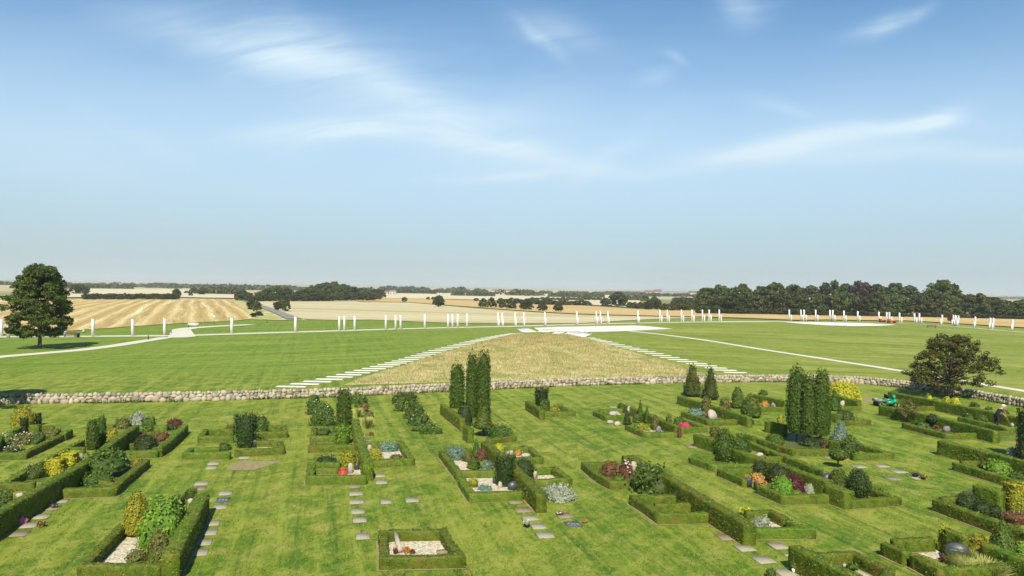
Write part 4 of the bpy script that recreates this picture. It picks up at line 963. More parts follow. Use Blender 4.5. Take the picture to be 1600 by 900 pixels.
P_('spread', 'green', '12', (585, 660, 545, 620), 'yellow-green weeds beside the bottom slab')
grass_clump('pale_grass', '11', (500, 905, 768, 935), 'big clump of tall pale grass at the bottom right edge', 2600)
grass_clump('blade', '5', (200, 420, 866, 905), 'thin grass tips rising at the bottom edge, left group', 60, 'grass_tuft')
grass_clump('blade', '5', (700, 960, 860, 905), 'thin grass tips rising at the bottom edge, centre group', 60, 'grass_tuft')

# ---- stones
St = stone
St('arch', 'graniteL', '15', (498, 540, 283, 350), 'narrow white gravestone beside the brownish shrub', rot=.9)
St('boulder', 'graniteL', '15', (335, 412, 405, 462), 'pale square boulder in front of the box ball')
St('arch', 'graniteL', '15', (12, 62, 470, 545), 'leaning white gravestone behind the tall hedge at left', rot=.9, lean=.2)
St('boulder', 'graniteW', '15', (430, 505, 580, 620), 'white flat stone behind the rhododendron plot hedge', name='rock', cat='rock')
St('boulder', 'graniteL', '1', (880, 912, 535, 562), 'small pale boulder at the end of the thick hedge', name='rock', cat='rock')
St('boulder', 'graniteW', '13', (390, 430, 780, 830), 'small white stone in the middle of the rockery', name='rock', cat='rock')
St('boulder', 'graniteW', '14', (125, 185, 448, 492), 'pale stone at the left edge behind the tall hedge', name='rock', cat='rock')
St('slant', 'graniteD', '2', (428, 458, 262, 298), 'small dark gravestone beside the vase-shaped yew')
St('slant', 'graniteW', '3', (378, 408, 648, 722), 'white slanting gravestone between red flowers and tall hedge', lean=.3)
St('arch', 'graniteD', '3', (420, 455, 645, 695), 'small dark gravestone right of the white slanting one')
St('arch', 'graniteL', '3', (513, 542, 516, 575), 'slim pale gravestone left of the blue juniper', rot=.5)
St('boulder', 'graniteW', '3', (885, 915, 412, 436), 'white round stone at the front of the sloping rose bed', name='rock', cat='rock')
St('boulder', 'graniteD', '5', (1063, 1135, 260, 322), 'dark rounded gravestone beside the vase-shaped yew')
St('boulder', 'graniteL', '5', (1000, 1032, 262, 308), 'small tan stone figure on the white gravel', name='grave_figure', cat='ornament')
St('disc', 'graniteD', '5', (968, 1012, 236, 276), 'dark lying slab left of the tan stone figure')
St('flat', 'graniteW', '5', (1052, 1074, 62, 98), 'first of two small white upright stones by the orange plant')
St('flat', 'graniteW', '5', (1078, 1100, 58, 96), 'second of two small white upright stones by the orange plant')
St('boulder', 'graniteW', '5', (1155, 1218, 76, 104), 'pale flat stone right of the orange plant', name='rock', cat='rock')
St('arch', 'graniteL', '5', (1234, 1260, 193, 245), 'pale gravestone at the left of the small gravel patch', rot=.7)
St('disc', 'slabB', '5', (600, 672, 716, 742), 'flat tan stone on the front centre gravel', name='flat_stone', cat='rock')
St('arch', 'graniteL', '6', (412, 478, 183, 298), 'tall pale gravestone behind the pink hydrangea', rot=-.8, th=.22)
St('slant', 'graniteD', '6', (738, 815, 405, 480), 'dark arched gravestone with a pale edge and lettering', rot=-.3, th=.2, ink=True)
St('oval', 'graniteL', '7', (445, 490, 476, 560), 'tall oval pale gravestone by the small conifers', th=.25)
St('boulder', 'graniteM', '7', (702, 750, 653, 704), 'grey rounded gravestone between the yellow-tipped columns')
St('boulder', 'graniteW', '7', (285, 370, 520, 560), 'white low stone left of the oval gravestone', name='rock', cat='rock')
St('boulder', 'graniteL', '7', (270, 330, 598, 632), 'flat pale rock left at the foot of the middle plot hedge', name='rock', cat='rock')
St('boulder', 'graniteL', '7', (335, 395, 610, 652), 'flat pale rock right at the foot of the middle plot hedge', name='rock', cat='rock')
St('oval', 'graniteL', '7', (1165, 1235, 510, 588), 'pale leaning boulder between two golden columns', lean=.5, th=.5)
St('boulder', 'graniteM', '9', (183, 215, 285, 308), 'small grey gravestone right of the silvery plant')
St('boulder', 'graniteL', '9', (546, 590, 274, 305), 'small domed grey stone below the bright yellow bush')
St('boulder', 'graniteD', '9', (440, 530, 682, 740), 'domed dark grey gravestone behind the long hedge')
St('slant', 'graniteD', '8', (838, 885, 478, 530), 'black gravestone behind the dark red shrub')
St('boulder', 'graniteL', '8', (545, 600, 300, 332), 'pale stone just behind the long hedge', name='rock', cat='rock')
St('flat', 'graniteD', '8', (475, 508, 480, 545), 'left black square gate post', name='gate_post', cat='post', th=.3)
St('flat', 'graniteD', '8', (538, 562, 508, 568), 'right black square gate post', name='gate_post', cat='post', th=.3)
St('boulder', 'graniteL', '8', (395, 425, 375, 402), 'small pale stone in the low hedge of the broad conifers', name='rock', cat='rock')
St('boulder', 'graniteM', '10', (688, 762, 593, 648), 'grey-pink rock beside the clipped box cube')
St('boulder', 'graniteL', '10', (1283, 1345, 562, 605), 'pale round boulder near the right edge behind the hedge')
St('boulder', 'graniteL', '11', (672, 740, 374, 430), 'pale rock between the dark shrubs at the right')
St('arch', 'graniteD', '11', (486, 618, 695, 815), 'big dark inscribed gravestone on the gravel at lower right', rot=-.5, lean=.35, th=.25, ink=True)
St('disc', 'graniteM', '12', (1130, 1185, 475, 512), 'grey lying gravestone by the box ball plot', rot=-.5)
St('boulder', 'graniteW', '12', (1180, 1215, 505, 530), 'small white stone beside the lying gravestone', name='rock', cat='rock')
# lying pale cylinder on the front centre grave
a = at(*Z('5', 325, 655)); b = at(*Z('5', 358, 738))
c = MB().tube([(a[0], a[1], .34), (b[0], b[1], .12)], .095, 14).build('stone_cylinder', MT['graniteL'], smooth=False); tag(c, 'pale fallen stone cylinder on the front centre gravel', 'stone cylinder')
# big face stone slope
area('slate_cover', '15', [(10, 740), (75, 700), (60, 750), (20, 795)], 'slabD', .02)

# ---- gravel and soil areas
A_ = area
A_('gravel_bed', '1', [(455, 845), (560, 712), (668, 712), (640, 845)], 'gravel', .02, kind='stuff')
A_('gravel_bed', '2', [(455, 302), (460, 288), (540, 288), (545, 300)], 'gravel', .02, kind='stuff')
A_('gravel_bed', '3', [(370, 735), (390, 690), (460, 680), (480, 730)], 'gravel', .02, kind='stuff')
A_('gravel_bed', '3', [(500, 620), (495, 548), (740, 530), (778, 612)], 'gravel', .02, kind='stuff')
A_('gravel_bed', '5', [(735, 190), (690, 118), (830, 115), (830, 188)], 'gravel', .02, kind='stuff')
A_('gravel_bed', '5', [(840, 330), (775, 236), (1010, 230), (1100, 325)], 'gravel', .02, kind='stuff')
A_('gravel_bed', '5', [(1100, 105), (1060, 75), (1210, 70), (1245, 104)], 'gravel', .02, kind='stuff')
A_('gravel_bed', '5', [(1240, 248), (1240, 205), (1350, 205), (1400, 245)], 'gravel', .02, kind='stuff')
A_('gravel_bed', '5', [(285, 748), (285, 640), (640, 638), (700, 745)], 'gravel', .02, kind='stuff')
A_('gravel_bed', '7', [(270, 555), (210, 530), (350, 515), (400, 555)], 'gravel', .02, kind='stuff')
A_('gravel_bed', '7', [(600, 702), (560, 680), (720, 680), (780, 702)], 'gravel', .02, kind='stuff')
A_('gravel_bed', '8', [(640, 838), (605, 760), (640, 755), (760, 832)], 'gravel', .02, kind='stuff')
A_('gravel_bed', '8', [(1010, 490), (700, 380), (700, 365), (1010, 468)], 'gravel', .02, kind='stuff')
A_('gravel_bed', '11', [(460, 812), (235, 735), (390, 715), (500, 790)], 'gravel', .02, kind='stuff')
A_('gravel_bed', '12', [(1420, 650), (1180, 500), (1300, 500), (1520, 640)], 'gravel', .02, kind='stuff')
A_('gravel_bed', '12', [(1080, 490), (1080, 465), (1220, 465), (1250, 500)], 'gravel', .02, kind='stuff')
for q in [('13', (-40, 900), (20, 690), (620, 640), (860, 740)), ('1', (30, 462), (250, 335), (380, 290), (200, 460)), ('1', (270, 495), (400, 380), (670, 350), (530, 486)), ('15', (440, 455), (580, 290), (960, 215), (740, 440)),
          ('3', (150, 452), (150, 405), (290, 402), (290, 452)), ('3', (125, 735), (140, 655), (320, 650), (380, 732)), ('4', (545, 755), (480, 620), (590, 640), (720, 730)), ('4', (960, 555), (940, 520), (1050, 515), (1110, 552)), ('6', (300, 320), (120, 205), (420, 190), (450, 330)),
          ('6', (640, 545), (480, 440), (760, 430), (1010, 540)), ('8', (745, 600), (560, 510), (860, 450), (1050, 592)), ('8', (250, 380), (130, 335), (300, 322), (520, 378)), ('9', (300, 545), (120, 480), (400, 440), (490, 545)), ('2', (130, 318), (150, 302), (290, 302), (320, 318)), ('2', (200, 243), (220, 216), (340, 214), (345, 243)),
          ('7', (1165, 595), (960, 528), (1150, 500), (1400, 590)), ('10', (720, 655), (370, 565), (560, 530), (960, 650)), ('11', (960, 590), (460, 410), (680, 330), (1000, 420)), ('5', (840, 335), (1100, 320), (1100, 250), (800, 230))][:-1]:
    A_('planted_bed', q[0], q[1:], 'cover', .012, kind='structure')
A_('bare_soil_patch', '2', [(300, 404), (375, 360), (575, 362), (440, 404)], 'soil', .012)
A_('bare_soil_patch', '10', [(1160, 725), (1175, 712), (1360, 712), (1370, 772)], 'soil', .012)
A_('bare_soil_patch', '10', [(-60, 385), (0, 345), (85, 350), (80, 385)], 'soil', .012)
V = []; Q = []; n = 0
for C, nm_ in SOIL:
    m = len(C); a = C+nm_; b = C-nm_
    V += [np.c_[a, terr(a[:, 0], a[:, 1])+.007+.0001*len(V)], np.c_[b, terr(b[:, 0], b[:, 1])+.007+.0001*len(V)]]
    k = np.arange(m-1); Q.append(np.stack([n+k, n+k+1, n+m+k+1, n+m+k], 1)); n += 2*m
tag(mk('bare_soil', np.concatenate(V), np.concatenate(Q)[:, ::-1], mat=MT['soil']), kind='structure')

# ---- flat slabs in the lawn
Sl = slab
Sl('14', 475, 518, 110, 28, 'grey slab farthest up beside the tall backbone hedge'); Sl('14', 410, 572, 110, 32, 'brown slab with a pot beside the backbone hedge', 'slabB')
Sl('14', 325, 638, 115, 40, 'third grey slab beside the backbone hedge'); Sl('14', 232, 706, 115, 45, 'grey slab beside the flower pot and pink hydrangea'); Sl('14', 155, 773, 120, 45, 'brown slab nearest the camera by the backbone hedge', 'slabB')
Sl('2', 395, 345, 52, 16, 'single slab just above the bare soil patch'); Sl('2', 252, 373, 52, 16, 'upper of two slabs left of the bare soil patch'); Sl('2', 242, 393, 48, 17, 'lower of two slabs left of the bare soil patch')
Sl('2', 195, 467, 62, 18, 'grey slab behind the thick hedge end'); Sl('2', 187, 491, 55, 22, 'brown slab directly behind the thick hedge end', 'slabB')
Sl('2', 308, 513, 60, 20, 'grey lettered slab above the slate one', 'slab', True); Sl('2', 295, 545, 62, 22, 'dark slate slab with pale lettering on the left lawn', 'slabD', True); Sl('2', 282, 577, 64, 22, 'plain slab just below the dark slate one')
Sl('2', 246, 654, 66, 28, 'fourth lowest slab right of the thick hedge'); Sl('2', 230, 697, 74, 30, 'third lowest slab right of the thick hedge'); Sl('2', 203, 744, 78, 34, 'second lowest slab right of the thick hedge'); Sl('2', 182, 792, 82, 38, 'lowest slab right of the thick hedge')
Sl('5', 57, 294, 78, 28, 'topmost slab of the centre-left row below the red flowers', 'slabB'); Sl('5', 68, 343, 92, 32, 'second slab of the centre-left row'); Sl('5', 72, 397, 98, 34, 'third slab of the centre-left row')
Sl('5', 80, 461, 88, 34, 'fourth slab of the centre-left row'); Sl('5', 92, 517, 92, 34, 'fifth slab of the centre-left row with letters', 'slab', True); Sl('5', 112, 626, 92, 42, 'lowest slab standing apart below the centre-left row', 'slab', True)
Sl('5', 222, 225, 74, 26, 'upper slab right of the tall hedge end'); Sl('5', 235, 268, 80, 26, 'lower slab right of the tall hedge end', ink=True); Sl('5', 265, 397, 72, 30, 'left of two lone slabs in the centre lawn'); Sl('5', 437, 386, 88, 32, 'right of two lone slabs in the centre lawn')
Sl('5', 1115, 396, 88, 40, 'first brown slab below the white gravel plot', 'slabB'); Sl('5', 1165, 452, 105, 42, 'second brown slab below the white gravel plot', 'slabB'); Sl('5', 1212, 505, 102, 42, 'grey slab just above the white lantern')
Sl('5', 1268, 560, 98, 42, 'grey slab right of the white lantern'); Sl('5', 1312, 618, 115, 46, 'lowest slab of the row below the white gravel plot'); Sl('5', 1440, 488, 100, 40, 'brown slab with a small plant below the flower bed', 'slabB'); Sl('5', 1497, 545, 105, 46, 'slate slab with pale lettering below the flower bed', 'slabD', True)
Sl('6', 860, 82, 80, 22, 'single slab left of the broad conifers plot', 'slabB'); Sl('7', 1020, 832, 90, 20, 'slab left of the tall hedge end by the broad conifers'); Sl('7', 325, 484, 62, 14, 'small slab behind the oval gravestone plot'); Sl('3', 515, 492, 55, 12, 'small slab with pots behind the blue juniper plot')
Sl('12', 275, 300, 140, 55, 'brown slab at the foot of the very long hedge', 'slabB'); Sl('12', 420, 385, 140, 50, 'grey slab left of the dark-sided front hedge, middle'); Sl('12', 680, 368, 130, 50, 'grey slab with a small white ornament at front right'); Sl('12', 565, 477, 150, 60, 'light slab nearest the dark-sided front hedge'); Sl('12', 740, 575, 160, 60, 'bottom slab beside the potted plant'); Sl('12', 760, 440, 70, 24, 'small slab right behind the dark-sided hedge end')
Sl('9', 482, 592, 60, 18, 'brown slab below the thuja group on the right', 'slabB'); Sl('9', 655, 645, 75, 20, 'slab right of the clipped ball tree'); Sl('9', 783, 642, 70, 20, 'upper slab of the cluster on the right lawn'); Sl('9', 880, 674, 78, 20, 'middle slab of the cluster on the right lawn'); Sl('9', 848, 713, 85, 24, 'brown slab of the cluster on the right lawn', 'slabB'); Sl('11', 295, 272, 85, 22, 'slab with a dark plant on the right lawn'); Sl('8', 1060, 330, 60, 22, 'slab right of the low thuja-group hedge')
# ---- pots, lanterns, markers
pot('14', (295, 352, 672, 725), 'green plant with red flowers in a pot by the slabs at left', 'red_fl')
pot('14', (402, 445, 540, 575), 'small dark pot on the brown slab at left', 'mauve_fl', 'yew')
pot('14', (368, 400, 503, 545), 'small pot with white flowers by the tall hedge at left', 'white_fl', 'silver')
pot('3', (525, 556, 430, 455), 'red flower pot behind the blue juniper plot', 'red_fl', 'rust')
pot('3', (474, 500, 448, 495), 'white vase with flowers behind the blue juniper plot', 'white_fl', 'silver', 'white')
pot('5', (1168, 1215, 512, 568), 'round white-flowered pot beside the centre slabs', 'white_fl', 'silver', 'black')
pot('5', (1390, 1435, 458, 490), 'small dark plant on the brown slab under the flower bed', 'palepink_fl', 'rust', 'black')
pot('5', (1560, 1592, 515, 538), 'tiny tan dish on the lawn beside the slate slab', 'orange_fl', 'orange_fl')
pot('11', (262, 312, 238, 272), 'dark plant standing on the slab of the right lawn', 'red_fl', 'yew', 'black')
pot('11', (318, 360, 250, 285), 'yellow-green plant at the end of the right lawn slab', 'orange_fl', 'olive', 'black')
pot('12', (778, 822, 485, 580), 'green plant in a white pot beside the front right hedge', 'lime', 'olive', 'white')
for fr, x, y, l in [('5', 883, 392, 'white cup marker before the centre gravel plot hedge'), ('5', 722, 830, 'white cup marker at the front centre square hedge'), ('3', 123, 800, 'white cup marker left of the red flower plot'), ('2', 538, 326, 'white cup marker at the small frame with gravel'),
                    ('1', 487, 517, 'white cup marker at the rhododendron plot hedge'), ('1', 412, 898, 'white cup marker at the front left gravel plot')]:
    marker(fr, x, y, l)
# ------------------------------------------------------------------ trees
def tree_mesh(seed, Hh, Rx, shape, nclump, nleaf, leaf, trunk_h, rnd=.9, cl=.22, droop=0., rag=0.):
    """returns crown arrays and limb tips: leaf clumps fill the outer part of the crown's volume"""
    rs = np.random.RandomState(seed); V = []; T = []; tips = []
    ch = Hh-trunk_h
    for k in range(nclump):
        t = rs.rand()**.85; a = rs.rand()*6.283; rad = shape(t)*(.45+.55*rs.rand()**.5)*(1+rag*(rs.rand()**3))
        c = np.array([math.cos(a)*rad*Rx, math.sin(a)*rad*Rx, trunk_h+ch*(t*.96+.02)])
        c[:2] *= 1+.14*math.sin(3*a+seed)+.08*math.sin(5*a+t*6)
        s = cl*Rx*rs.uniform(.65, 1.25); tips.append(c)
        n = int(nleaf*(s/(cl*Rx))**2); d = unit(rs.randn(n, 3)); rr_ = rs.rand(n, 1)**.35
        P = c + d*rr_*s*np.array([1, 1, .62]); P[:, 2] -= droop*s*(d[:, :2]**2).sum(1)
        v, q, tt = leaves(P, d+[0, 0, .25], leaf, rnd, 1.5, 0, rs); V.append(v); T.append(np.clip(tt*.6+rs.rand()*.5-.05, 0, 1))
    V = np.concatenate(V); return V, np.arange(len(V)).reshape(-1, 4), np.concatenate(T), np.array(tips)
def limbs(mb, tips, Hh, trunk_h, r0, n, seed, stems=1):
    rs = np.random.RandomState(seed)
    for s in range(stems):
        o = np.array([math.cos(s*2.3)*r0*1.1, math.sin(s*2.3)*r0*.6, 0]) if stems > 1 else np.zeros(3)
        hh = trunk_h+(Hh-trunk_h)*.65
        mb.tube([o-[0, 0, .1], o*1.2+[0, 0, .15], o*1.6+[0, 0, trunk_h], o*3+[0, 0, (trunk_h+hh)/2], o*4+[0, 0, hh]], [r0*1.35, r0, r0*.8, r0*.45, r0*.12], 10)
    for k in rs.choice(len(tips), min(n, len(tips)), replace=False):
        t = tips[k]; z0 = trunk_h*.9+(t[2]-trunk_h)*.45*rs.rand(); st = np.array([0, 0, max(z0, trunk_h*.75)]); md = st*.5+t*.5; md[2] += .04*Hh*(rs.rand()-.3)
        mb.tube([st, md, t], [r0*.32, r0*.2, r0*.05], 6, cap=False)
def broad(t): return np.sin(np.clip(.18+t*.82, 0, 1)**.75*math.pi)**.6
def lonely(t): return np.interp(t, [0, .08, .22, .45, .7, .88, 1.], [.62, .86, 1.0, .93, .72, .52, .25])
def spreadf(t): return np.interp(t, [0, .12, .3, .55, .8, 1.], [.62, .92, 1.0, .86, .62, .3])
def tree(name, p, mesh, label, mat, r0, th, Hh, nl=14, stems=1, seed=1, group=None, cat='tree', scale=1.):
    V, Q, T, tips = mesh; root = empty(name, p, 0); tag(root, label, cat, group)
    mk('crown', V, Q, mat=MT[mat], tint=T, parent=root); mb = MB(); limbs(mb, tips, Hh, th, r0, nl, seed, stems); mb.build('trunk', MT['bark'], root)
    root.scale = (scale,)*3; return root
# the lone tree on the left lawn
p = at(62, 545); D = p[1]; hh = (545-411)/F*D; rx = 53/F*D
tree('lone_tree', p, tree_mesh(4, hh*.97, rx*.84, lonely, 260, 150, .21, hh*.13, cl=.19), 'lone full-crowned dark green tree on the left lawn', 'tree', .30, hh*.16, hh, 20)
# the spreading tree by the wall on the right
p = at(1482, 622); D = p[1]; hh = (622-517)/F*D; rx = 66/F*D
tree('spreading_tree', p, tree_mesh(9, hh*.95, rx*.88, spreadf, 260, 75, .115, hh*.17, cl=.115, droop=.2, rag=.35), 'wide russet-tinged tree with split trunk beside the wall on the right', 'autumn', .2, hh*.24, hh, 70, stems=2)
# the small tree in front of the utility cart
p = at(*Z('10', 366, 560)); D = p[1]; hh = 195/5.624/F*D; rx = 100/5.624/F*D
tree('small_tree', p, tree_mesh(12, hh, rx, spreadf, 44, 36, .07, hh*.35, cl=.24, rag=.2), 'small pale-leaved round tree before the green utility cart', 'olive', .05, hh*.4, hh, 10, stems=2)
# a tree outside the left of the picture, its shade falls over the wall
p = at(-140, 648)
tree('shade_tree', p, tree_mesh(21, 13.5, 4.3, broad, 140, 140, .22, 2.5), 'large tree left of the view shading the wall end', 'tree', .3, 2.7, 13.5, 12)

# prototypes for the woods
WOODSHAPES = [broad, lambda t: np.interp(t, [0, .2, .5, .8, 1], [.7, 1, .95, .65, .2]), lambda t: np.interp(t, [0, .3, .6, .85, 1], [.5, .9, 1, .8, .35])]
protos = []
for k in range(6):
    protos.append((tree_mesh(40+k, 10., [5.2, 4.6, 5.6, 4.2, 5., 3.9][k], WOODSHAPES[k % 3], 70, 70, .62, 1.0, cl=.27), [5.2, 4.6, 5.6, 4.2, 5., 3.9][k]))
_mesh = {}
def wood_tree(name, px, D, htop, label, group, mat='wood_leaf', k=None, wid=None, cat='tree', low=0., base=None):
    """a background tree: top reaches picture row htop, D metres out"""
    k = random.randrange(6) if k is None else k
    p = on(px, D) if base is None else at(px, base); D = p[1]; sc_ = (CH-D*(htop-hyp(px))/F - p[2])/10.; s = max(sc_, .12)
    key = (k, mat)
    if key not in _mesh:
        (V, Q, T, tips), rx = protos[k]; root = empty(name, p); mk('crown', V, Q, mat=MT[mat], tint=T, parent=root)
        mb = MB(); limbs(mb, tips, 10, 2., .28, 5, k); mb.build('trunk', MT['bark'], root); _mesh[key] = root
    else: root = copy_tree(_mesh[key]); root.name = name
    w = (wid/2/F*D)/protos[k][1] if wid else s*random.uniform(.9, 1.15)
    root.location = (p[0], p[1], p[2]-low*s); root.scale = (w, w, s); root.rotation_euler.z = random.uniform(0, 6)
    tag(root, label, cat, group); return root
# the wood on the right
top_far = [(1108, 451), (1128, 448), (1160, 446), (1190, 449), (1212, 443), (1240, 446), (1268, 447), (1300, 442), (1322, 446), (1372, 447), (1398, 444), (1422, 447), (1500, 459), (1522, 463), (1545, 465), (1568, 469), (1592, 471), (1620, 472)]
for i, (x, t) in enumerate(top_far):
    wood_tree('wood_tree', x, 400, t, 'tall tree in the back row of the dark wood on the right', 'back trees of the right-hand wood', wid=38)
wood_tree('copper_beech', 1347, 392, 443, 'dark purple-leaved tree in the top line of the right wood', None, 'copper', 2, wid=46)
wood_tree('wood_tree', 1474, 385, 441, 'tallest domed green tree rising above the right wood', None, 'wood_leaf', 0, wid=58)
rs = np.random.RandomState(5)
for i in range(34):
    x = 1104+i*15.4+rs.uniform(-4, 4); 
    wood_tree('wood_tree', x, 355+rs.uniform(-6, 12), 459+6*math.sin(i*1.3)+max(0, (x-1480))*.10+rs.uniform(-2, 2), 'lower bushy tree in the front row of the dark wood on the right', 'front trees of the right-hand wood', wid=30, low=.6)
for i in range(46):
    x = 1098+i*11.4; wood_tree('wood_shrub', x, 342+rs.uniform(-4, 4), 478+(x-1100)*.03+rs.uniform(-3, 3), 'undergrowth bush along the foot of the right-hand wood', 'bushes at the foot of the right-hand wood', wid=19, low=1.2, cat='bush')
# dark woods left of the centre
def clump_row(rows, label, group, D, mat='wood_leaf', wid=None, low=.4, name='wood_tree'):
    for (x, t, *r) in rows: wood_tree(name, x, 0, t, label, group, mat, wid=(r[1] if len(r) > 1 else wid), low=0., base=r[0])
clump_row([(488+k*11, 446-4.5*math.sin(k*.7)+1, 466, 22) for k in range(0, 6)]+[(505, 443.5, 465.5, 26), (522, 441, 465.5, 26), (536, 444.5, 465.5, 20)], 'tree in the rounded dark wood left of the centre', 'rounded wood left of centre', 900)
clump_row([(466+k*11, 455-4*math.sin(k*.9), 470.5, 20) for k in range(6)]+[(534+k*9.5, 450-3*math.sin(k*.8+1), 469-.2*k, 20) for k in range(7)]+[(464+k*11, 459, 471, 17) for k in range(6)]+[(532+k*9, 457, 470, 15) for k in range(7)], 'tree in the lower broad wood left of the centre', 'lower wood left of centre', 800)
clump_row([(407, 456, 469, 18), (418, 451, 469, 22), (432, 446.5, 468.5, 26), (446, 450.5, 469, 22), (372, 454, 469.5, 13), (379, 453, 470, 18), (386, 457, 470, 16)], 'tree in the green grove beside the road', 'grove beside the road', 700)
clump_row([(389+k*6.6, 461.5, 471, 13) for k in range(11)], 'low bush of the hedgerow in front of the road grove', 'hedgerow before the road grove', 610, name='field_bush')
clump_row([(393, 469, 484, 15), (401, 471, 487, 14), (433, 472, 485, 12), (441, 467, 485, 13), (447, 470, 487, 12), (404, 487, 494, 14), (396, 489, 496, 10)], 'small tree or bush standing right beside the road', 'trees by the road', 430)
clump_row([(133+k*6.2, 459+.6*math.sin(k*1.7), 468.2, 11) for k in range(24)], 'bush of the dark field hedgerow at the left', 'dark field hedgerow at left', 560, name='field_bush')
clump_row([(276, 451.5, 463, 13), (292, 454.5, 459, 9), (314, 452, 461, 13), (327, 454.5, 459, 7), (118, 445, 460, 16), (126, 444, 460, 16), (134, 449, 460, 12), (18, 462, 468, 9), (298, 457, 463, 7)], 'solitary round tree in the left middle distance', 'solitary trees in the left distance', 700)
clump_row([(686, 462, 480, 17), (632, 464.5, 472, 8), (669, 464, 468.5, 6), (677, 464, 468.5, 6), (744, 466, 471, 8)], 'solitary dark bush in the pale fields', 'solitary bushes in the pale fields', 520, name='field_bush')
clump_row([(755, 466, 481, 13), (768, 465.5, 481, 14), (785, 470, 482, 12), (799, 471.5, 483, 15), (823, 469, 484.5, 19), (847, 470.5, 486.5, 14), (872, 471.5, 487.5, 14)], 'round bush in the near row crossing the fields', 'near row of field bushes', 500, name='field_bush')
clump_row([(782+k*8.5, 466+.25*k+1.2*math.sin(k*2), 475+.2*k, 13) for k in range(17)]+[(832+k*8, 464.5+.8*math.sin(k*1.7), 469.5, 9) for k in range(14)], 'small bush in the far row crossing the fields', 'far row of field bushes', 640, name='field_bush')
clump_row([(946, 466, 478.5, 15), (956, 461, 479, 16), (966, 456.5, 479.5, 19), (974, 464, 479, 14)], 'tree in the small group right of the centre', 'small tree group right of centre', 620)
clump_row([(1007, 474, 484, 12), (1014, 470, 484.5, 13), (1022, 464, 484, 15), (1028, 468, 484.5, 14)], 'dark tree in the pair by the orange field', 'dark trees by the orange field', 560)
clump_row([(1038+k*7.5, 474+1.2*math.sin(k*2.2), 485.8, 13) for k in range(9)]+[(984+k*8, 472, 482, 11) for k in range(4)], 'brownish bush in the hedgerow left of the wood', 'brownish hedgerow left of the wood', 500, 'autumn', name='field_bush')
clump_row([(1485, 488, 503, 7), (1490, 490, 503.5, 6)], 'orange-red leaved young tree behind the posts', 'orange-red young trees behind the posts', 335, 'rust')
# far woods that read as one mass along the horizon
def far_wood(label, rows, D, depth, seed, mat='wood_leaf', leaf=5., cs=10.):
    rs = np.random.RandomState(seed); V = []; T = []
    xs = [r[0] for r in rows]; ts = [r[1] for r in rows]
    n = int((xs[-1]-xs[0])/F*D/cs*2.6)
    for k in range(n):
        x = rs.uniform(xs[0], xs[-1]); d = D+rs.uniform(0, depth); p = on(x, d); top = CH-d*(np.interp(x, xs, ts)-hyp(x))/F-p[2]; top = max(6., top*rs.uniform(.75, 1.05)); w = cs*rs.uniform(.6, 1.1)
        m = 70; dd = unit(rs.randn(m, 3)); dd[:, 2] = abs(dd[:, 2]); P = p+dd*[w, w, top-leaf*.3]*rs.uniform(.8, 1, (m, 1)); v, q, tt = leaves(P, dd+[0, 0, .2], leaf, .8, 1.3, 0, rs)
        V.append(v); T.append(np.clip(tt*.5+rs.rand()*.5, 0, 1))
    V = np.concatenate(V); o = mk('far_wood', V, np.arange(len(V)).reshape(-1, 4), mat=MT[mat], tint=np.concatenate(T)); return tag(o, label, 'wood', kind='stuff')
far_wood('dark tree belt on the horizon at the far left', [(-120, 442), (0, 441.5), (30, 440), (60, 441.5), (110, 443)], 1250, 250, 1, leaf=3.5)
far_wood('long tree belt on the horizon left of the road', [(108, 445), (150, 443), (178, 441), (215, 442), (235, 441), (276, 442), (300, 443), (350, 442.5), (400, 444), (450, 444.5), (475, 447)], 1250, 250, 2, leaf=3.5)
far_wood('tree belt on the horizon behind the rounded wood', [(560, 449), (597, 446), (615, 444.5), (650, 447), (690, 450)], 1350, 200, 3, leaf=3.5)
far_wood('domed wood on the horizon near the centre', [(692, 454), (705, 448), (720, 445.5), (735, 450), (742, 454), (746, 449), (758, 451.5)], 1250, 150, 4, leaf=3.5)
far_wood('long tree belt on the horizon at the centre', [(765, 454), (780, 448.5), (800, 451), (825, 450), (843, 456)], 1000, 150, 5, leaf=3)
far_wood('low tree belt on the horizon right of the centre', [(845, 458), (860, 456), (890, 457), (910, 456.5), (945, 456.5), (960, 455.5)], 1500, 200, 6, leaf=4)
far_wood('wide hazy wood slope on the right horizon', [(950, 459), (1000, 458), (1030, 457), (1080, 457), (1110, 458)], 2600, 500, 7, leaf=7, cs=18)
far_wood('lower hazy wood slope with farms before it', [(965, 461), (985, 460), (1030, 460), (1060, 461.5), (1110, 463)], 1250, 300, 8, leaf=3.5)
far_wood('pale distant hill wood at the right edge', [(1560, 470), (1600, 468), (1700, 468)], 2600, 300, 9, leaf=8, cs=18)
for i, (x0, x1, t, D_) in enumerate([(130, 210, 449.5, 1000), (330, 372, 457, 900), (20, 115, 457, 800), (600, 680, 454.5, 1050), (300, 370, 464, 640), (700, 770, 458.5, 900), (860, 945, 461, 950), (975, 1010, 466, 800), (1050, 1110, 470, 650)]):
    far_wood('thin dark hedgerow line across far fields, %s' % ['north of the lone tree', 'just left of the road', 'behind the lone tree', 'right of the rounded wood', 'along the golden field top', 'below the domed wood', 'right of the central belt', 'beside the white farm', 'next to the big wood'][i], [(x0, t), (x1, t+(x1-x0)*.012)], D_, 12, 30+i, leaf=1.8, cs=4.)
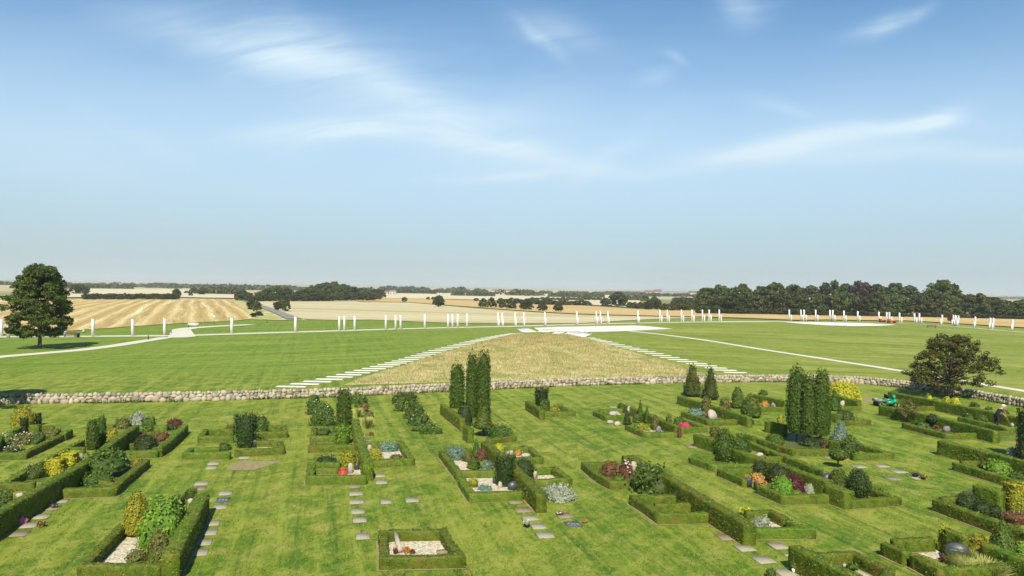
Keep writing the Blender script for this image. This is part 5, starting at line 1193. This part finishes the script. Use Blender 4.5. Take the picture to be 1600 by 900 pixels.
# ------------------------------------------------------------------ palisade posts
POSTS = [(2, 498, 526, 0), (13, 508, 527.5, -1), (102.6, 498, 525.5, 0), (145, 498, 526, 0), (207, 498, 525, 0), (257, 497, 524, 0), (362, 496, 521.5, 0), (461.5, 494.5, 519, 0), (530, 493.3, 517, 0), (538, 493, 516.8, 0), (554, 493, 516, 0),
  (602.7, 492, 515, 0), (618, 492, 514.6, 0), (625.8, 491.8, 514.3, 0), (663.6, 490.3, 513, 0), (700, 490.2, 512.2, 0), (707, 490.2, 512, 0), (715, 490, 512, 0), (729.5, 489.4, 511.6, 0),
  (778, 488, 510.2, 1), (784.6, 488, 510, 1), (804.7, 487.6, 509.8, 1), (818, 487.4, 509.4, 1), (851, 487, 509, 1), (901, 486, 507.5, 1), (931.6, 486, 506.6, 1), (938, 486, 506.4, 1), (949.6, 485.9, 506, 1), (996.5, 485, 505.4, 1),
  (1030.8, 483.8, 504.2, 2), (1042.3, 483.6, 503.7, 2), (1064.5, 483.5, 503.4, 2), (1081, 483.4, 503.2, 2), (1097.3, 483.4, 503, 2), (1107.8, 483.4, 502.8, 2), (1123.6, 483.4, 502.6, 2),
  (1233, 483.5, 501.8, 2), (1251.4, 483.6, 501.8, 2), (1256.2, 483.6, 501.8, 2), (1274.2, 483.8, 502, 2), (1296.6, 484, 502, 2), (1301, 484.2, 502.2, 2), (1318.4, 485, 502.3, 2), (1340, 485.8, 502.5, 2), (1373, 486.8, 503.3, 2), (1385.3, 487.4, 503.5, 2), (1389.4, 487.5, 503.7, 2), (1405.3, 488.4, 504.8, 2), (1428.7, 489.2, 505.6, 2), (1436.3, 489.4, 505.8, 2),
  (1472, 491.5, 508, -2), (1489.6, 492, 509, -2), (1493.2, 492.2, 509.2, -2), (1497.3, 492.6, 509.6, -2), (1523.8, 494.4, 512, -2), (1547.4, 496.2, 514, -2), (1552.2, 496.4, 514.8, -2), (1582.4, 499, 517, -2)]
for i, (x, t, b, k) in enumerate(POSTS):
    p = at(x, b); D = p[1]; hgt = (b-t)/F*D; w = min(.42, max(.3, 1.8/F*D)) if k in (2, -2) else (3.3 if x < 500 else 2.8)/F*D*(.72 if k == 1 else 1)
    root = empty('palisade_post', p)
    # a square shaft with a slanted top
    def shaft(nm, cx, cy, w, h):
        m = MB(); V = [(-w/2, -w/2, -.2), (w/2, -w/2, -.2), (w/2, w/2, -.2), (-w/2, w/2, -.2), (-w/2, -w/2, h), (w/2, -w/2, h-.5*w), (w/2, w/2, h-.5*w), (-w/2, w/2, h)]
        m.add(np.array(V)+[cx, cy, 0], [[0, 3, 2, 1], [4, 5, 6, 7], [0, 1, 5, 4], [1, 2, 6, 5], [2, 3, 7, 6], [3, 0, 4, 7]]); m.build(nm, MT['post'], root)
    shaft('tall_shaft', 0, 0, w, hgt)
    if k:
        off = {1: 1.6, 2: 2.7, -1: 0, -2: -2.7}[k]/F*D
        if k != -1: shaft('short_shaft', off, -.35, w*.95, hgt*.57)
    side = 'left of the path junction' if x < 300 else 'between the path junction and the mound tip' if x < 760 else 'behind the white terrace' if x < 1130 else 'before the dark wood' 
    tag(root, {0: 'single slim white post by the pale path '+side, 1: 'white post with shorter twin on its right '+side, 2: 'white post with low twin on its right '+side, -1: 'short white post at the far left beside the lone tree', -2: 'white post with a low twin on its left at the right edge'}[k], 'post', 'white palisade posts '+side)

# ------------------------------------------------------------------ benches, sign, machines, farms
def bench(px, py, L, label, mat, rot=0.):
    p = at(px, py); root = empty('park_bench', p, rot); tag(root, label, 'bench'); m = MB()
    for k in range(3): m.box((0, -.22+k*.17, .45), (L, .14, .05))
    m.build('seat', MT[mat], root); m = MB()
    for k in range(2): m.box((0, .26+.03*k, .62+k*.18), (L, .04, .14))
    m.build('backrest', MT[mat], root)
    for s in (-1, 1): MB().box((s*L*.42, 0, .21), (.08, .5, .42)).build('leg', MT['metalg'], root)
bench(109, 526.4, 2.2, 'brown wooden bench right of the lone tree', 'wood'); bench(301, 511, 2.4, 'pale bench beside the path junction', 'white'); bench(1456, 512.5, 2.6, 'reddish bench behind the spreading tree', 'wood', -.1)
p = at(122, 527); root = empty('litter_bin', p); tag(root, 'dark round litter bin beside the brown bench', 'bin'); MB().tube([(0, 0, 0), (0, 0, .8)], .28, 12).build('bin_body', MT['black'], root); MB().tube([(0, 0, .8), (0, 0, .86)], [.31, .25], 12).build('lid', MT['metalg'], root)
for x, y, l in [(133, 542.5, 'short dark bollard light between the lone tree and the path'), (231.5, 531.5, 'short dark bollard light before the path junction'), (267.5, 521, 'short dark bollard at the path junction corner'), (417, 504.5, 'short dark bollard by the road end')]:
    p = at(x, y); root = empty('bollard_light', p); tag(root, l, 'bollard'); MB().tube([(0, 0, 0), (0, 0, .75)], .07, 8).build('shaft', MT['black'], root); MB().tube([(0, 0, .75), (0, 0, .9)], .1, 8).build('lamp_head', MT['metalg'], root)
p = at(334.5, 508); root = empty('information_sign', p); tag(root, 'white sign on a pole at the edge of the golden field', 'sign'); D = p[1]
MB().tube([(0, 0, 0), (0, 0, 14/F*D)], .05, 8).build('pole', MT['metalg'], root); MB().box((0, -.08, 13/F*D), (3.4/F*D, .06, 3.4/F*D)).build('sign_panel', MT['white'], root)
p = at(130.5, 519.5); tag(MB().ball((0, 0, .25), (.7, .6, .6), 12, 8, .1).build('boulder', MT['graniteW'], smooth=True, loc=p), 'white boulder on the grass left of the posts', 'rock')
# red machines between the posts
for i, (x, y, l, W2) in enumerate([(1378, 503.5, 'small red trailer beside the right-hand posts', 1.8), (1393, 504.5, 'low red machine with a seat between the right-hand posts', 2.6)]):
    p = at(x, y); root = empty('red_machine', p); tag(root, l, 'machine'); MB().box((0, 0, .65), (W2, 1.1, .5), top=.85).box((-.3*W2, 0, 1.), (.35*W2, .8, .5)).build('body', MT['redp'], root)
    for s in (-1, 1):
        for q in (-1, 1): MB().tube([(s*W2*.35, q*.55-.1, .32), (s*W2*.35, q*.55+.1, .32)], .32, 12).build('wheel', MT['black'], root)
# farms
def farm(px, D, w, h, label, roof='hroof', rz=0., name='farmhouse', d=8.):
    p = on(px, D); root = empty(name, p, rz); tag(root, label, 'farm building')
    MB().box((0, 0, h/2), (w, d, h)).build('wall', MT['hwall'], root)
    x, y = w/2+.4, d/2+.4; r = h*.75
    V = [(-x, -y, h), (x, -y, h), (x, y, h), (-x, y, h), (-x, 0, h+r), (x, 0, h+r)]
    rf = MB().add(V, [[0, 1, 5, 4], [2, 3, 4, 5]], [[1, 2, 5], [3, 0, 4]]).build('roof', MT[roof], root)
    MB().box((w*.2, 0, h+r), (.8, .8, 1.6)).build('chimney', MT['hroof'], rf)
    for k in range(max(2, int(w/5))): MB().box((-w/2+(k+.5)*w/max(2, int(w/5)), -d/2-.03, h*.5), (1.3, .1, 1.4)).build('window', MT['glass'], root)
for q in [(160, 1700, 14, 4, 'small pale farmhouse in the left distance', 'hroofg'), (184, 1700, 12, 5, 'pale gabled farmhouse in the left distance'), (250, 1500, 26, 5, 'red-roofed farm on the horizon left of the road'), (264, 1520, 12, 5, 'second red-roofed farm building beside the first'), (303, 1500, 22, 4, 'pale low farm building behind the road, left'), (320, 1500, 24, 5, 'longer pale farm building behind the road', 'hroofg'), (348, 1450, 16, 4, 'white farm building just left of the road grove', 'hroofg'),
          (614, 900, 7, 3, 'white house in the pale field right of the rounded wood', 'hroofg'), (606, 920, 6, 2.5, 'red-roofed shed beside the white field house'), (540, 1050, 10, 5, 'house half hidden between the dark woods'), (710, 1500, 16, 4, 'white house before the domed wood'), (773, 1600, 12, 4, 'white gabled house at the left end of the central belt'), (797, 1500, 26, 4, 'low red-roofed farm in the central tree belt'), (820, 1500, 16, 4, 'second farm roof in the central tree belt'),
          (1018, 1600, 26, 6, 'white farm on the slope left of the wood'), (1028, 1580, 14, 7, 'tall white farm gable left of the wood'), (1045, 1550, 40, 5, 'long white barn left of the wood', 'hroofg'), (1063, 1550, 20, 5, 'short white barn left of the wood', 'hroofg'), (1083, 1520, 16, 6, 'white house nearest the right-hand wood'), (1425, 341, 2.2, 1.0, 'small pale shed under the wood edge', 'hroofg', 0., 'shed', 2.5), (1510, 341, 2.2, 1.1, 'grey-roofed cabin under the wood edge', 'hroofg', 0., 'shed', 2.5)]:
    farm(*q)
def turbine(px, D, top, label):
    p = on(px, D); h = CH-D*(top-hyp(px))/F-p[2]; root = empty('wind_turbine', p); tag(root, label, 'wind turbine')
    MB().tube([(0, 0, 0), (0, 0, h*.7)], [2.2, 1.4], 8).build('tower', MT['white'], root); MB().box((0, -1.5, h*.7), (3, 6, 3)).build('nacelle', MT['white'], root)
    rt = MB().ball((0, -5, h*.7), (3.4, 3, 3.4)).build('rotor_hub', MT['white'], root)
    for k in range(3):
        a = math.radians(90+120*k+px % 20); MB().tube([(0, -5.2, h*.7), (math.cos(a)*h*.3, -5.2, h*.7+math.sin(a)*h*.3)], [1.6, .3], 6).build('blade', MT['white'], rt)
for q in [(683.5, 5000, 446.5, 'wind turbine above the wood left of the centre'), (928.5, 5000, 449.5, 'taller of the wind turbines right of the centre'), (962.5, 5000, 450.5, 'slimmer wind turbine farther right of the centre'), (995, 6500, 453, 'faint distant wind turbine beside the hazy slope')]: turbine(*q)
for q in [(302.5, 456.5, 465.5, 800, 'thin white mast in the left distance'), (322, 462, 467, 800, 'short white mast near the road hedge')]:
    p = on(q[0], q[3]); h = CH-q[3]*(q[1]-hyp(q[0]))/F-p[2]; tag(MB().tube([(0, 0, 0), (0, 0, h)], [.35, .2], 6).build('mast', MT['white'], loc=p), q[4], 'mast')

# ------------------------------------------------------------------ green utility cart
p = (at(*Z('10', 125, 418))+at(*Z('10', 250, 420)))/2; root = empty('utility_cart', p, .0); root.rotation_euler.z = 0
tag(root, 'green utility cart with a grey load bed parked on the lawn', 'utility cart'); L = 2.1
u = 185/5.624/F*p[1]/2.6          # metres per design metre
root.scale = (u, u, u)
MB().box((-.72, 0, .62), (1.3, 1.15, .07)).box((-1.36, 0, .74), (.05, 1.15, .28)).box((-.72, -.57, .74), (1.3, .04, .28)).box((-.72, .57, .74), (1.3, .04, .28)).build('load_bed', MT['metalg'], root)
MB().box((.42, 0, .52), (1.1, 1.05, .42), top=.94).box((1.02, 0, .62), (.36, 1.0, .6), top=.8).box((.2, 0, .84), (.55, 1.0, .26)).build('body', MT['greenp'], root)
MB().box((.98, .0, 1.15), (.28, .7, .55), top=.75).build('windscreen_cowl', MT['greenp'], root)
MB().box((.3, 0, 1.02), (.5, .95, .1)).box((.08, 0, 1.22), (.1, .95, .4)).build('seat', MT['black'], root)
MB().tube([(.82, -.2, 1.0), (.7, -.2, 1.22)], .03, 6).tube([(.66, -.38, 1.2), (.74, -.02, 1.26)], .03, 6).build('steering_wheel', MT['black'], root)
for x in (-.95, .95):
    for y in (-.55, .55):
        w = MB().tube([(x, y-.11, .28), (x, y+.11, .28)], .28, 16).build('wheel', MT['black'], root); MB().tube([(x, y-.125, .28), (x, y+.125, .28)], .13, 10).build('rim', MT['greenp'], w)

# ------------------------------------------------------------------ gardener bending over a rake
def skin(name, verts, edges, radii, mat, parent, sub=2, root_i=0):
    me = bpy.data.meshes.new(name); me.from_pydata(verts, edges, []); o = bpy.data.objects.new(name, me); COL.objects.link(o); o.parent = parent
    m = o.modifiers.new('skin', 'SKIN'); 
    if not me.skin_vertices: bpy.context.view_layer.objects.active = o
    for i, r in enumerate(radii):
        r2 = r if isinstance(r, tuple) else (r, r); me.skin_vertices[0].data[i].radius = r2
    me.skin_vertices[0].data[root_i].use_root = True
    s = o.modifiers.new('sub', 'SUBSURF'); s.levels = sub; s.render_levels = sub; me.materials.append(mat); return o
pg = at(*Z('10', 1168, 600)); pg[2] = 0
g = empty('person', pg, math.radians(-8)); tag(g, 'person in dark clothes and white cap bending forward over a rake', 'person')
# x = towards the right of the picture (the way the person leans), y = away
V = [(0, 0, .88), (.04, 0, 1.08), (.14, 0, 1.27), (.27, 0, 1.40), (.34, 0, 1.47), (.40, 0, 1.53), (.44, 0, 1.63),
     (.0, -.10, .84), (.05, -.12, .46), (-.04, -.12, .07), (.12, -.13, .03), (.0, .10, .84), (-.04, .14, .45), (-.14, .14, .07), (.02, .15, .03),
     (.25, -.17, 1.36), (.30, -.24, 1.10), (.46, -.18, .92), (.52, -.15, .88), (.25, .17, 1.36), (.36, .22, 1.12), (.50, .10, .98), (.55, .05, .95)]
E = [(0, 1), (1, 2), (2, 3), (3, 4), (4, 5), (5, 6), (0, 7), (7, 8), (8, 9), (9, 10), (0, 11), (11, 12), (12, 13), (13, 14), (3, 15), (15, 16), (16, 17), (17, 18), (3, 19), (19, 20), (20, 21), (21, 22)]
Rr = [(.11, .10), (.11, .10), (.12, .10), (.11, .09), .06, .085, .10, .08, .06, .045, .045, .08, .07, .045, .045, .065, .045, .035, .035, .065, .045, .035, .035]
try:
    bod = skin('body', V, E, Rr, MT['skin'], g)
    skin('jacket', [V[i] for i in (0, 1, 2, 3, 15, 16, 19, 20)], [(0, 1), (1, 2), (2, 3), (3, 4), (4, 5), (3, 6), (6, 7)], [(.20, .17), (.19, .155), (.19, .15), (.165, .125), .085, .065, .085, .065], MT['cloth'], g)
    skin('trousers', [V[i] for i in (0, 7, 8, 9, 11, 12, 13)], [(0, 1), (1, 2), (2, 3), (0, 4), (4, 5), (5, 6)], [(.18, .15), .13, .09, .07, .13, .09, .07], MT['cloth'], g)
    for s, c in ((-1, 10), (1, 14)):
        q = np.array(V[c]); MB().ball(q+[-.03, 0, .02], (.3, .11, .12)).build('shoe', MT['black'], g, smooth=True)
    for hpt in ((.53, -.145, .875), (.56, .05, .945)):
        for k in range(5):
            a = k*.022-.044; q = np.array(hpt)+[.0, 0, a]
            MB().tube([q+[-.03, 0, 0], q+[.01, -.03, 0], q+[.04, -.01, 0], q+[.035, .02, 0]], [.012, .011, .01, .008], 6).build('finger', MT['skin'], bod)
except Exception as ex: print('SKIN FAIL', ex)
MB().ball((.44, 0, 1.665), (.26, .22, .2), 14, 9).box((.56, 0, 1.63), (.14, .18, .02)).build('cap', MT['white'], g, smooth=False)
MB().ball((.535, 0, 1.585), (.04, .03, .05)).build('nose', MT['skin'], bod)
rk = MB().tube([(.46, .02, 1.45), (.80, -.40, .03)], .022, 8); o = empty('rake', pg+[0, 0, 0], math.radians(-8)); tag(o, 'long wooden rake held by the gardener', 'rake')
rk.build('handle', MT['straw'] if False else MT['terracotta'], o); m = MB().box((.80, -.40, .06), (.4, .03, .03))
for k in range(8): m.box((.63+k*.049, -.41, .03), (.012, .012, .06))
m.build('rake_head', MT['metalg'], o)

# ------------------------------------------------------------------ standing dry grass on the mound
rs = np.random.RandomState(8); n = 42000
A0 = resamp(tl[:, :2], 60); B0 = resamp(tr[:, :2], 60)
i_ = np.clip((rs.rand(n)**1.0*59), 0, 58.99); k = i_.astype(int); f = (i_-k)[:, None]; aa = A0[k]*(1-f)+A0[k+1]*f; bb_ = B0[k]*(1-f)+B0[k+1]*f
u = rs.rand(n, 1); xy = aa*(1-u)+bb_*u; hgt = rs.uniform(.1, .34, n)*(1+.5*lump(np.c_[xy*.12, np.zeros(n)], 4)); ww = .035+.02*rs.rand(n)
ang = rs.rand(n)*6.28; dx = np.c_[np.cos(ang), np.sin(ang)]*ww[:, None]; ln = rs.randn(n, 2)*.07
z0 = terr(xy[:, 0], xy[:, 1])+.02
V = np.stack([np.c_[xy-dx, z0], np.c_[xy+dx, z0], np.c_[xy+ln, z0+hgt]], 1).reshape(-1, 3)
tag(mk('dry_grass_stalks', V, None, np.arange(3*n).reshape(-1, 3), MT['straw'], tint=np.repeat(rs.rand(n), 3)), 'dry straw-coloured grass standing on the low mound', 'grass', kind='stuff')
# short turf blades on the near lawn
n = 120000; a = rs.uniform(-.72, .72, n); r = 25+45*rs.rand(n)**1.3; x = r*np.sin(a); y = r*np.cos(a); keep = lump(np.c_[x*.8, y*.8, 0*x], 6) > -.35; x = x[keep]; y = y[keep]; n = len(x)
h = rs.uniform(.025, .06, n); w = .018+.012*rs.rand(n); ang = rs.rand(n)*6.28; ln = rs.randn(n, 2)*.03
V = np.stack([np.c_[x-w*np.cos(ang), y-w*np.sin(ang), 0*x], np.c_[x+w*np.cos(ang), y+w*np.sin(ang), 0*x], np.c_[x+ln[:, 0], y+ln[:, 1], h]], 1).reshape(-1, 3)
tag(mk('turf_blades', V, None, np.arange(3*n).reshape(-1, 3), MT['blade'], tint=np.repeat(rs.rand(n), 3)), 'short grass blades of the mown cemetery lawn', 'grass', kind='stuff')
# ------------------------------------------------------------------ light, sky, air
sun = bpy.data.lights.new('sun', 'SUN'); sun.energy = 5.0; sun.angle = math.radians(.5); sun.color = (1, .94, .81)
so = bpy.data.objects.new('sun', sun); COL.objects.link(so); so.rotation_euler = (math.pi/2-EL, 0, 0)
w = bpy.data.worlds.new('World'); scene.world = w; w.use_nodes = True; nt = w.node_tree; nt.nodes.clear()
out = nt.nodes.new('ShaderNodeOutputWorld'); bg = nt.nodes.new('ShaderNodeBackground'); nt.links.new(bg.outputs[0], out.inputs[0])
sky = nt.nodes.new('ShaderNodeTexSky'); sky.sky_type = 'NISHITA'; sky.sun_disc = False; sky.sun_elevation = EL; sky.sun_rotation = math.pi
sky.altitude = 50; sky.air_density = 1.0; sky.dust_density = .5; sky.ozone_density = 3.0
SKY_STR = .067
bg.inputs[1].default_value = SKY_STR
tc = nt.nodes.new('ShaderNodeTexCoord'); sx = nt.nodes.new('ShaderNodeSeparateXYZ'); nt.links.new(tc.outputs['Generated'], sx.inputs[0])
ysafe = math_(nt, 'MAXIMUM', sx.outputs[1], .05)
U = math_(nt, 'DIVIDE', sx.outputs[0], ysafe); Vv = math_(nt, 'DIVIDE', sx.outputs[2], ysafe)
cmb = nt.nodes.new('ShaderNodeCombineXYZ'); nt.links.new(U, cmb.inputs[0]); nt.links.new(Vv, cmb.inputs[1])
wz = nt.nodes.new('ShaderNodeTexNoise'); wz.inputs['Scale'].default_value = 3.; wz.inputs['Detail'].default_value = 3; nt.links.new(cmb.outputs[0], wz.inputs['Vector'])
wv = nt.nodes.new('ShaderNodeVectorMath'); wv.operation = 'MULTIPLY_ADD'; nt.links.new(wz.outputs['Color'], wv.inputs[0]); wv.inputs[1].default_value = (.14, .07, 0); wv.inputs[2].default_value = (-.07, -.035, 0)
wa = nt.nodes.new('ShaderNodeVectorMath'); wa.operation = 'ADD'; nt.links.new(wv.outputs[0], wa.inputs[0]); nt.links.new(cmb.outputs[0], wa.inputs[1]); uvw = wa.outputs[0]
def uvpx(px, py): u = (px-800)/F; return u, (453-py)/F + u*math.tan(ROLL)
STREAKS = [(330, 62, 120, 24, -17, .40), (440, 70, 55, 26, -5, .45), (430, 95, 90, 14, -12, .45), (590, 130, 150, 24, -26, .42), (680, 180, 140, 38, -8, .34), (500, 208, 105, 10, 2, .85), (560, 202, 60, 9, 10, .5), (800, 232, 100, 10, -9, .75), (860, 262, 90, 12, -3, .3), (765, 273, 85, 5, 5, .65),
           (1150, 238, 130, 10, 9, .65), (1300, 213, 120, 9, 6, .60), (1455, 188, 42, 10, 28, .75), (1420, 200, 60, 8, 14, .5), (1420, 243, 230, 11, 0, .65), (1240, 170, 50, 7, -14, .25), (1370, 42, 42, 9, 22, .55), (1410, 28, 32, 6, 26, .4), (1140, 12, 26, 12, -50, .3), (1165, 28, 30, 14, 10, .25),
           (860, 55, 55, 16, -12, .32), (838, 68, 40, 6, -38, .3), (1018, 122, 22, 8, 20, .3), (1055, 97, 16, 5, -30, .25), (130, 260, 130, 26, 0, .22), (230, 215, 80, 12, -25, .2), (940, 243, 60, 9, 38, .28), (1330, 342, 40, 6, 0, .18), (60, 215, 110, 16, 0, .16), (450, 297, 80, 10, -5, .14), (1000, 60, 260, 60, 0, .06), (900, 250, 1000, 85, 0, .05), (560, 150, 330, 80, -8, .14)]
fib = nt.nodes.new('ShaderNodeTexNoise'); fib.inputs['Scale'].default_value = 1.; fib.inputs['Detail'].default_value = 7; fib.inputs['Roughness'].default_value = .62; fib.inputs['Distortion'].default_value = .6
mp = nt.nodes.new('ShaderNodeMapping'); mp.vector_type = 'TEXTURE'; mp.inputs['Scale'].default_value = (1/3.5, 1/20., 1); mp.inputs['Rotation'].default_value = (0, 0, .12); nt.links.new(uvw, mp.inputs['Vector']); nt.links.new(mp.outputs[0], fib.inputs['Vector'])
fibv = math_(nt, 'MULTIPLY_ADD', math_(nt, 'SUBTRACT', fib.outputs['Fac'], .5), 2.4, .78, clamp=True)
acc = None
for (px, py, L, T_, ang, s) in STREAKS:
    u, v = uvpx(px, py); m = nt.nodes.new('ShaderNodeMapping'); m.vector_type = 'TEXTURE'; m.inputs['Location'].default_value = (u, v, 0); m.inputs['Rotation'].default_value = (0, 0, math.radians(ang)); m.inputs['Scale'].default_value = (L/F*1.25, T_/F*1.5, 1)
    nt.links.new(uvw, m.inputs['Vector']); l = nt.nodes.new('ShaderNodeVectorMath'); l.operation = 'DOT_PRODUCT'; nt.links.new(m.outputs[0], l.inputs[0]); nt.links.new(m.outputs[0], l.inputs[1])
    e = math_(nt, 'MULTIPLY', math_(nt, 'EXPONENT', math_(nt, 'MULTIPLY', l.outputs['Value'], -1.)), s)
    acc = e if acc is None else math_(nt, 'ADD', acc, e)
soft = noise(nt, mp.outputs[0], .35, 4, .5)
veil = math_(nt, 'MULTIPLY', math_(nt, 'SUBTRACT', soft, .48), .35, clamp=True)
mask = math_(nt, 'ADD', math_(nt, 'MULTIPLY', acc, fibv), veil)
mask = math_(nt, 'MULTIPLY', mask, math_(nt, 'MULTIPLY', sx.outputs[1], 4., clamp=True), clamp=True)
tw = nt.nodes.new('ShaderNodeMix'); tw.data_type = 'RGBA'; tw.blend_type = 'MULTIPLY'; tw.inputs[0].default_value = 1; nt.links.new(sky.outputs[0], tw.inputs[6]); tw.inputs[7].default_value = (*SKYTINT, 1)
cl = mixc(nt, mask, tw.outputs[2], CLOUD)
zz = math_(nt, 'DIVIDE', math_(nt, 'SUBTRACT', sx.outputs[2], .15), .125)
veil2 = math_(nt, 'MULTIPLY', math_(nt, 'EXPONENT', math_(nt, 'MULTIPLY', math_(nt, 'MULTIPLY', zz, zz), -1.)), .55)
cl = mixc(nt, veil2, cl, CLOUD)
bank = math_(nt, 'MULTIPLY', math_(nt, 'EXPONENT', math_(nt, 'MULTIPLY', math_(nt, 'MULTIPLY', sx.outputs[2], sx.outputs[2]), -75.)), .86)
cl = mixc(nt, bank, cl, BANK)
nt.links.new(cl, bg.inputs[0])

hz, nt, bb = newmat('haze'); nt.nodes.clear(); o = nt.nodes.new('ShaderNodeOutputMaterial'); v = nt.nodes.new('ShaderNodeVolumePrincipled')
v.inputs['Color'].default_value = (.86, .92, 1.0, 1); v.inputs['Density'].default_value = HAZE; v.inputs['Anisotropy'].default_value = .3; nt.links.new(v.outputs[0], o.inputs['Volume'])
zmin = float(terr(np.array([0.]), np.array([300.]))[0])
ho = MB().box((0, 4200, 50), (12400, 10400, 110)).build('haze', hz); tag(ho, 'thin pale summer haze over the fields', 'haze', kind='stuff')
scene.cycles.volume_bounces = 1; scene.cycles.max_bounces = 6; scene.cycles.transparent_max_bounces = 8
scene.cycles.use_denoising = DENO
scene.view_settings.view_transform = 'Standard'; scene.view_settings.look = 'None'; scene.view_settings.exposure = EXPO; scene.view_settings.gamma = 1
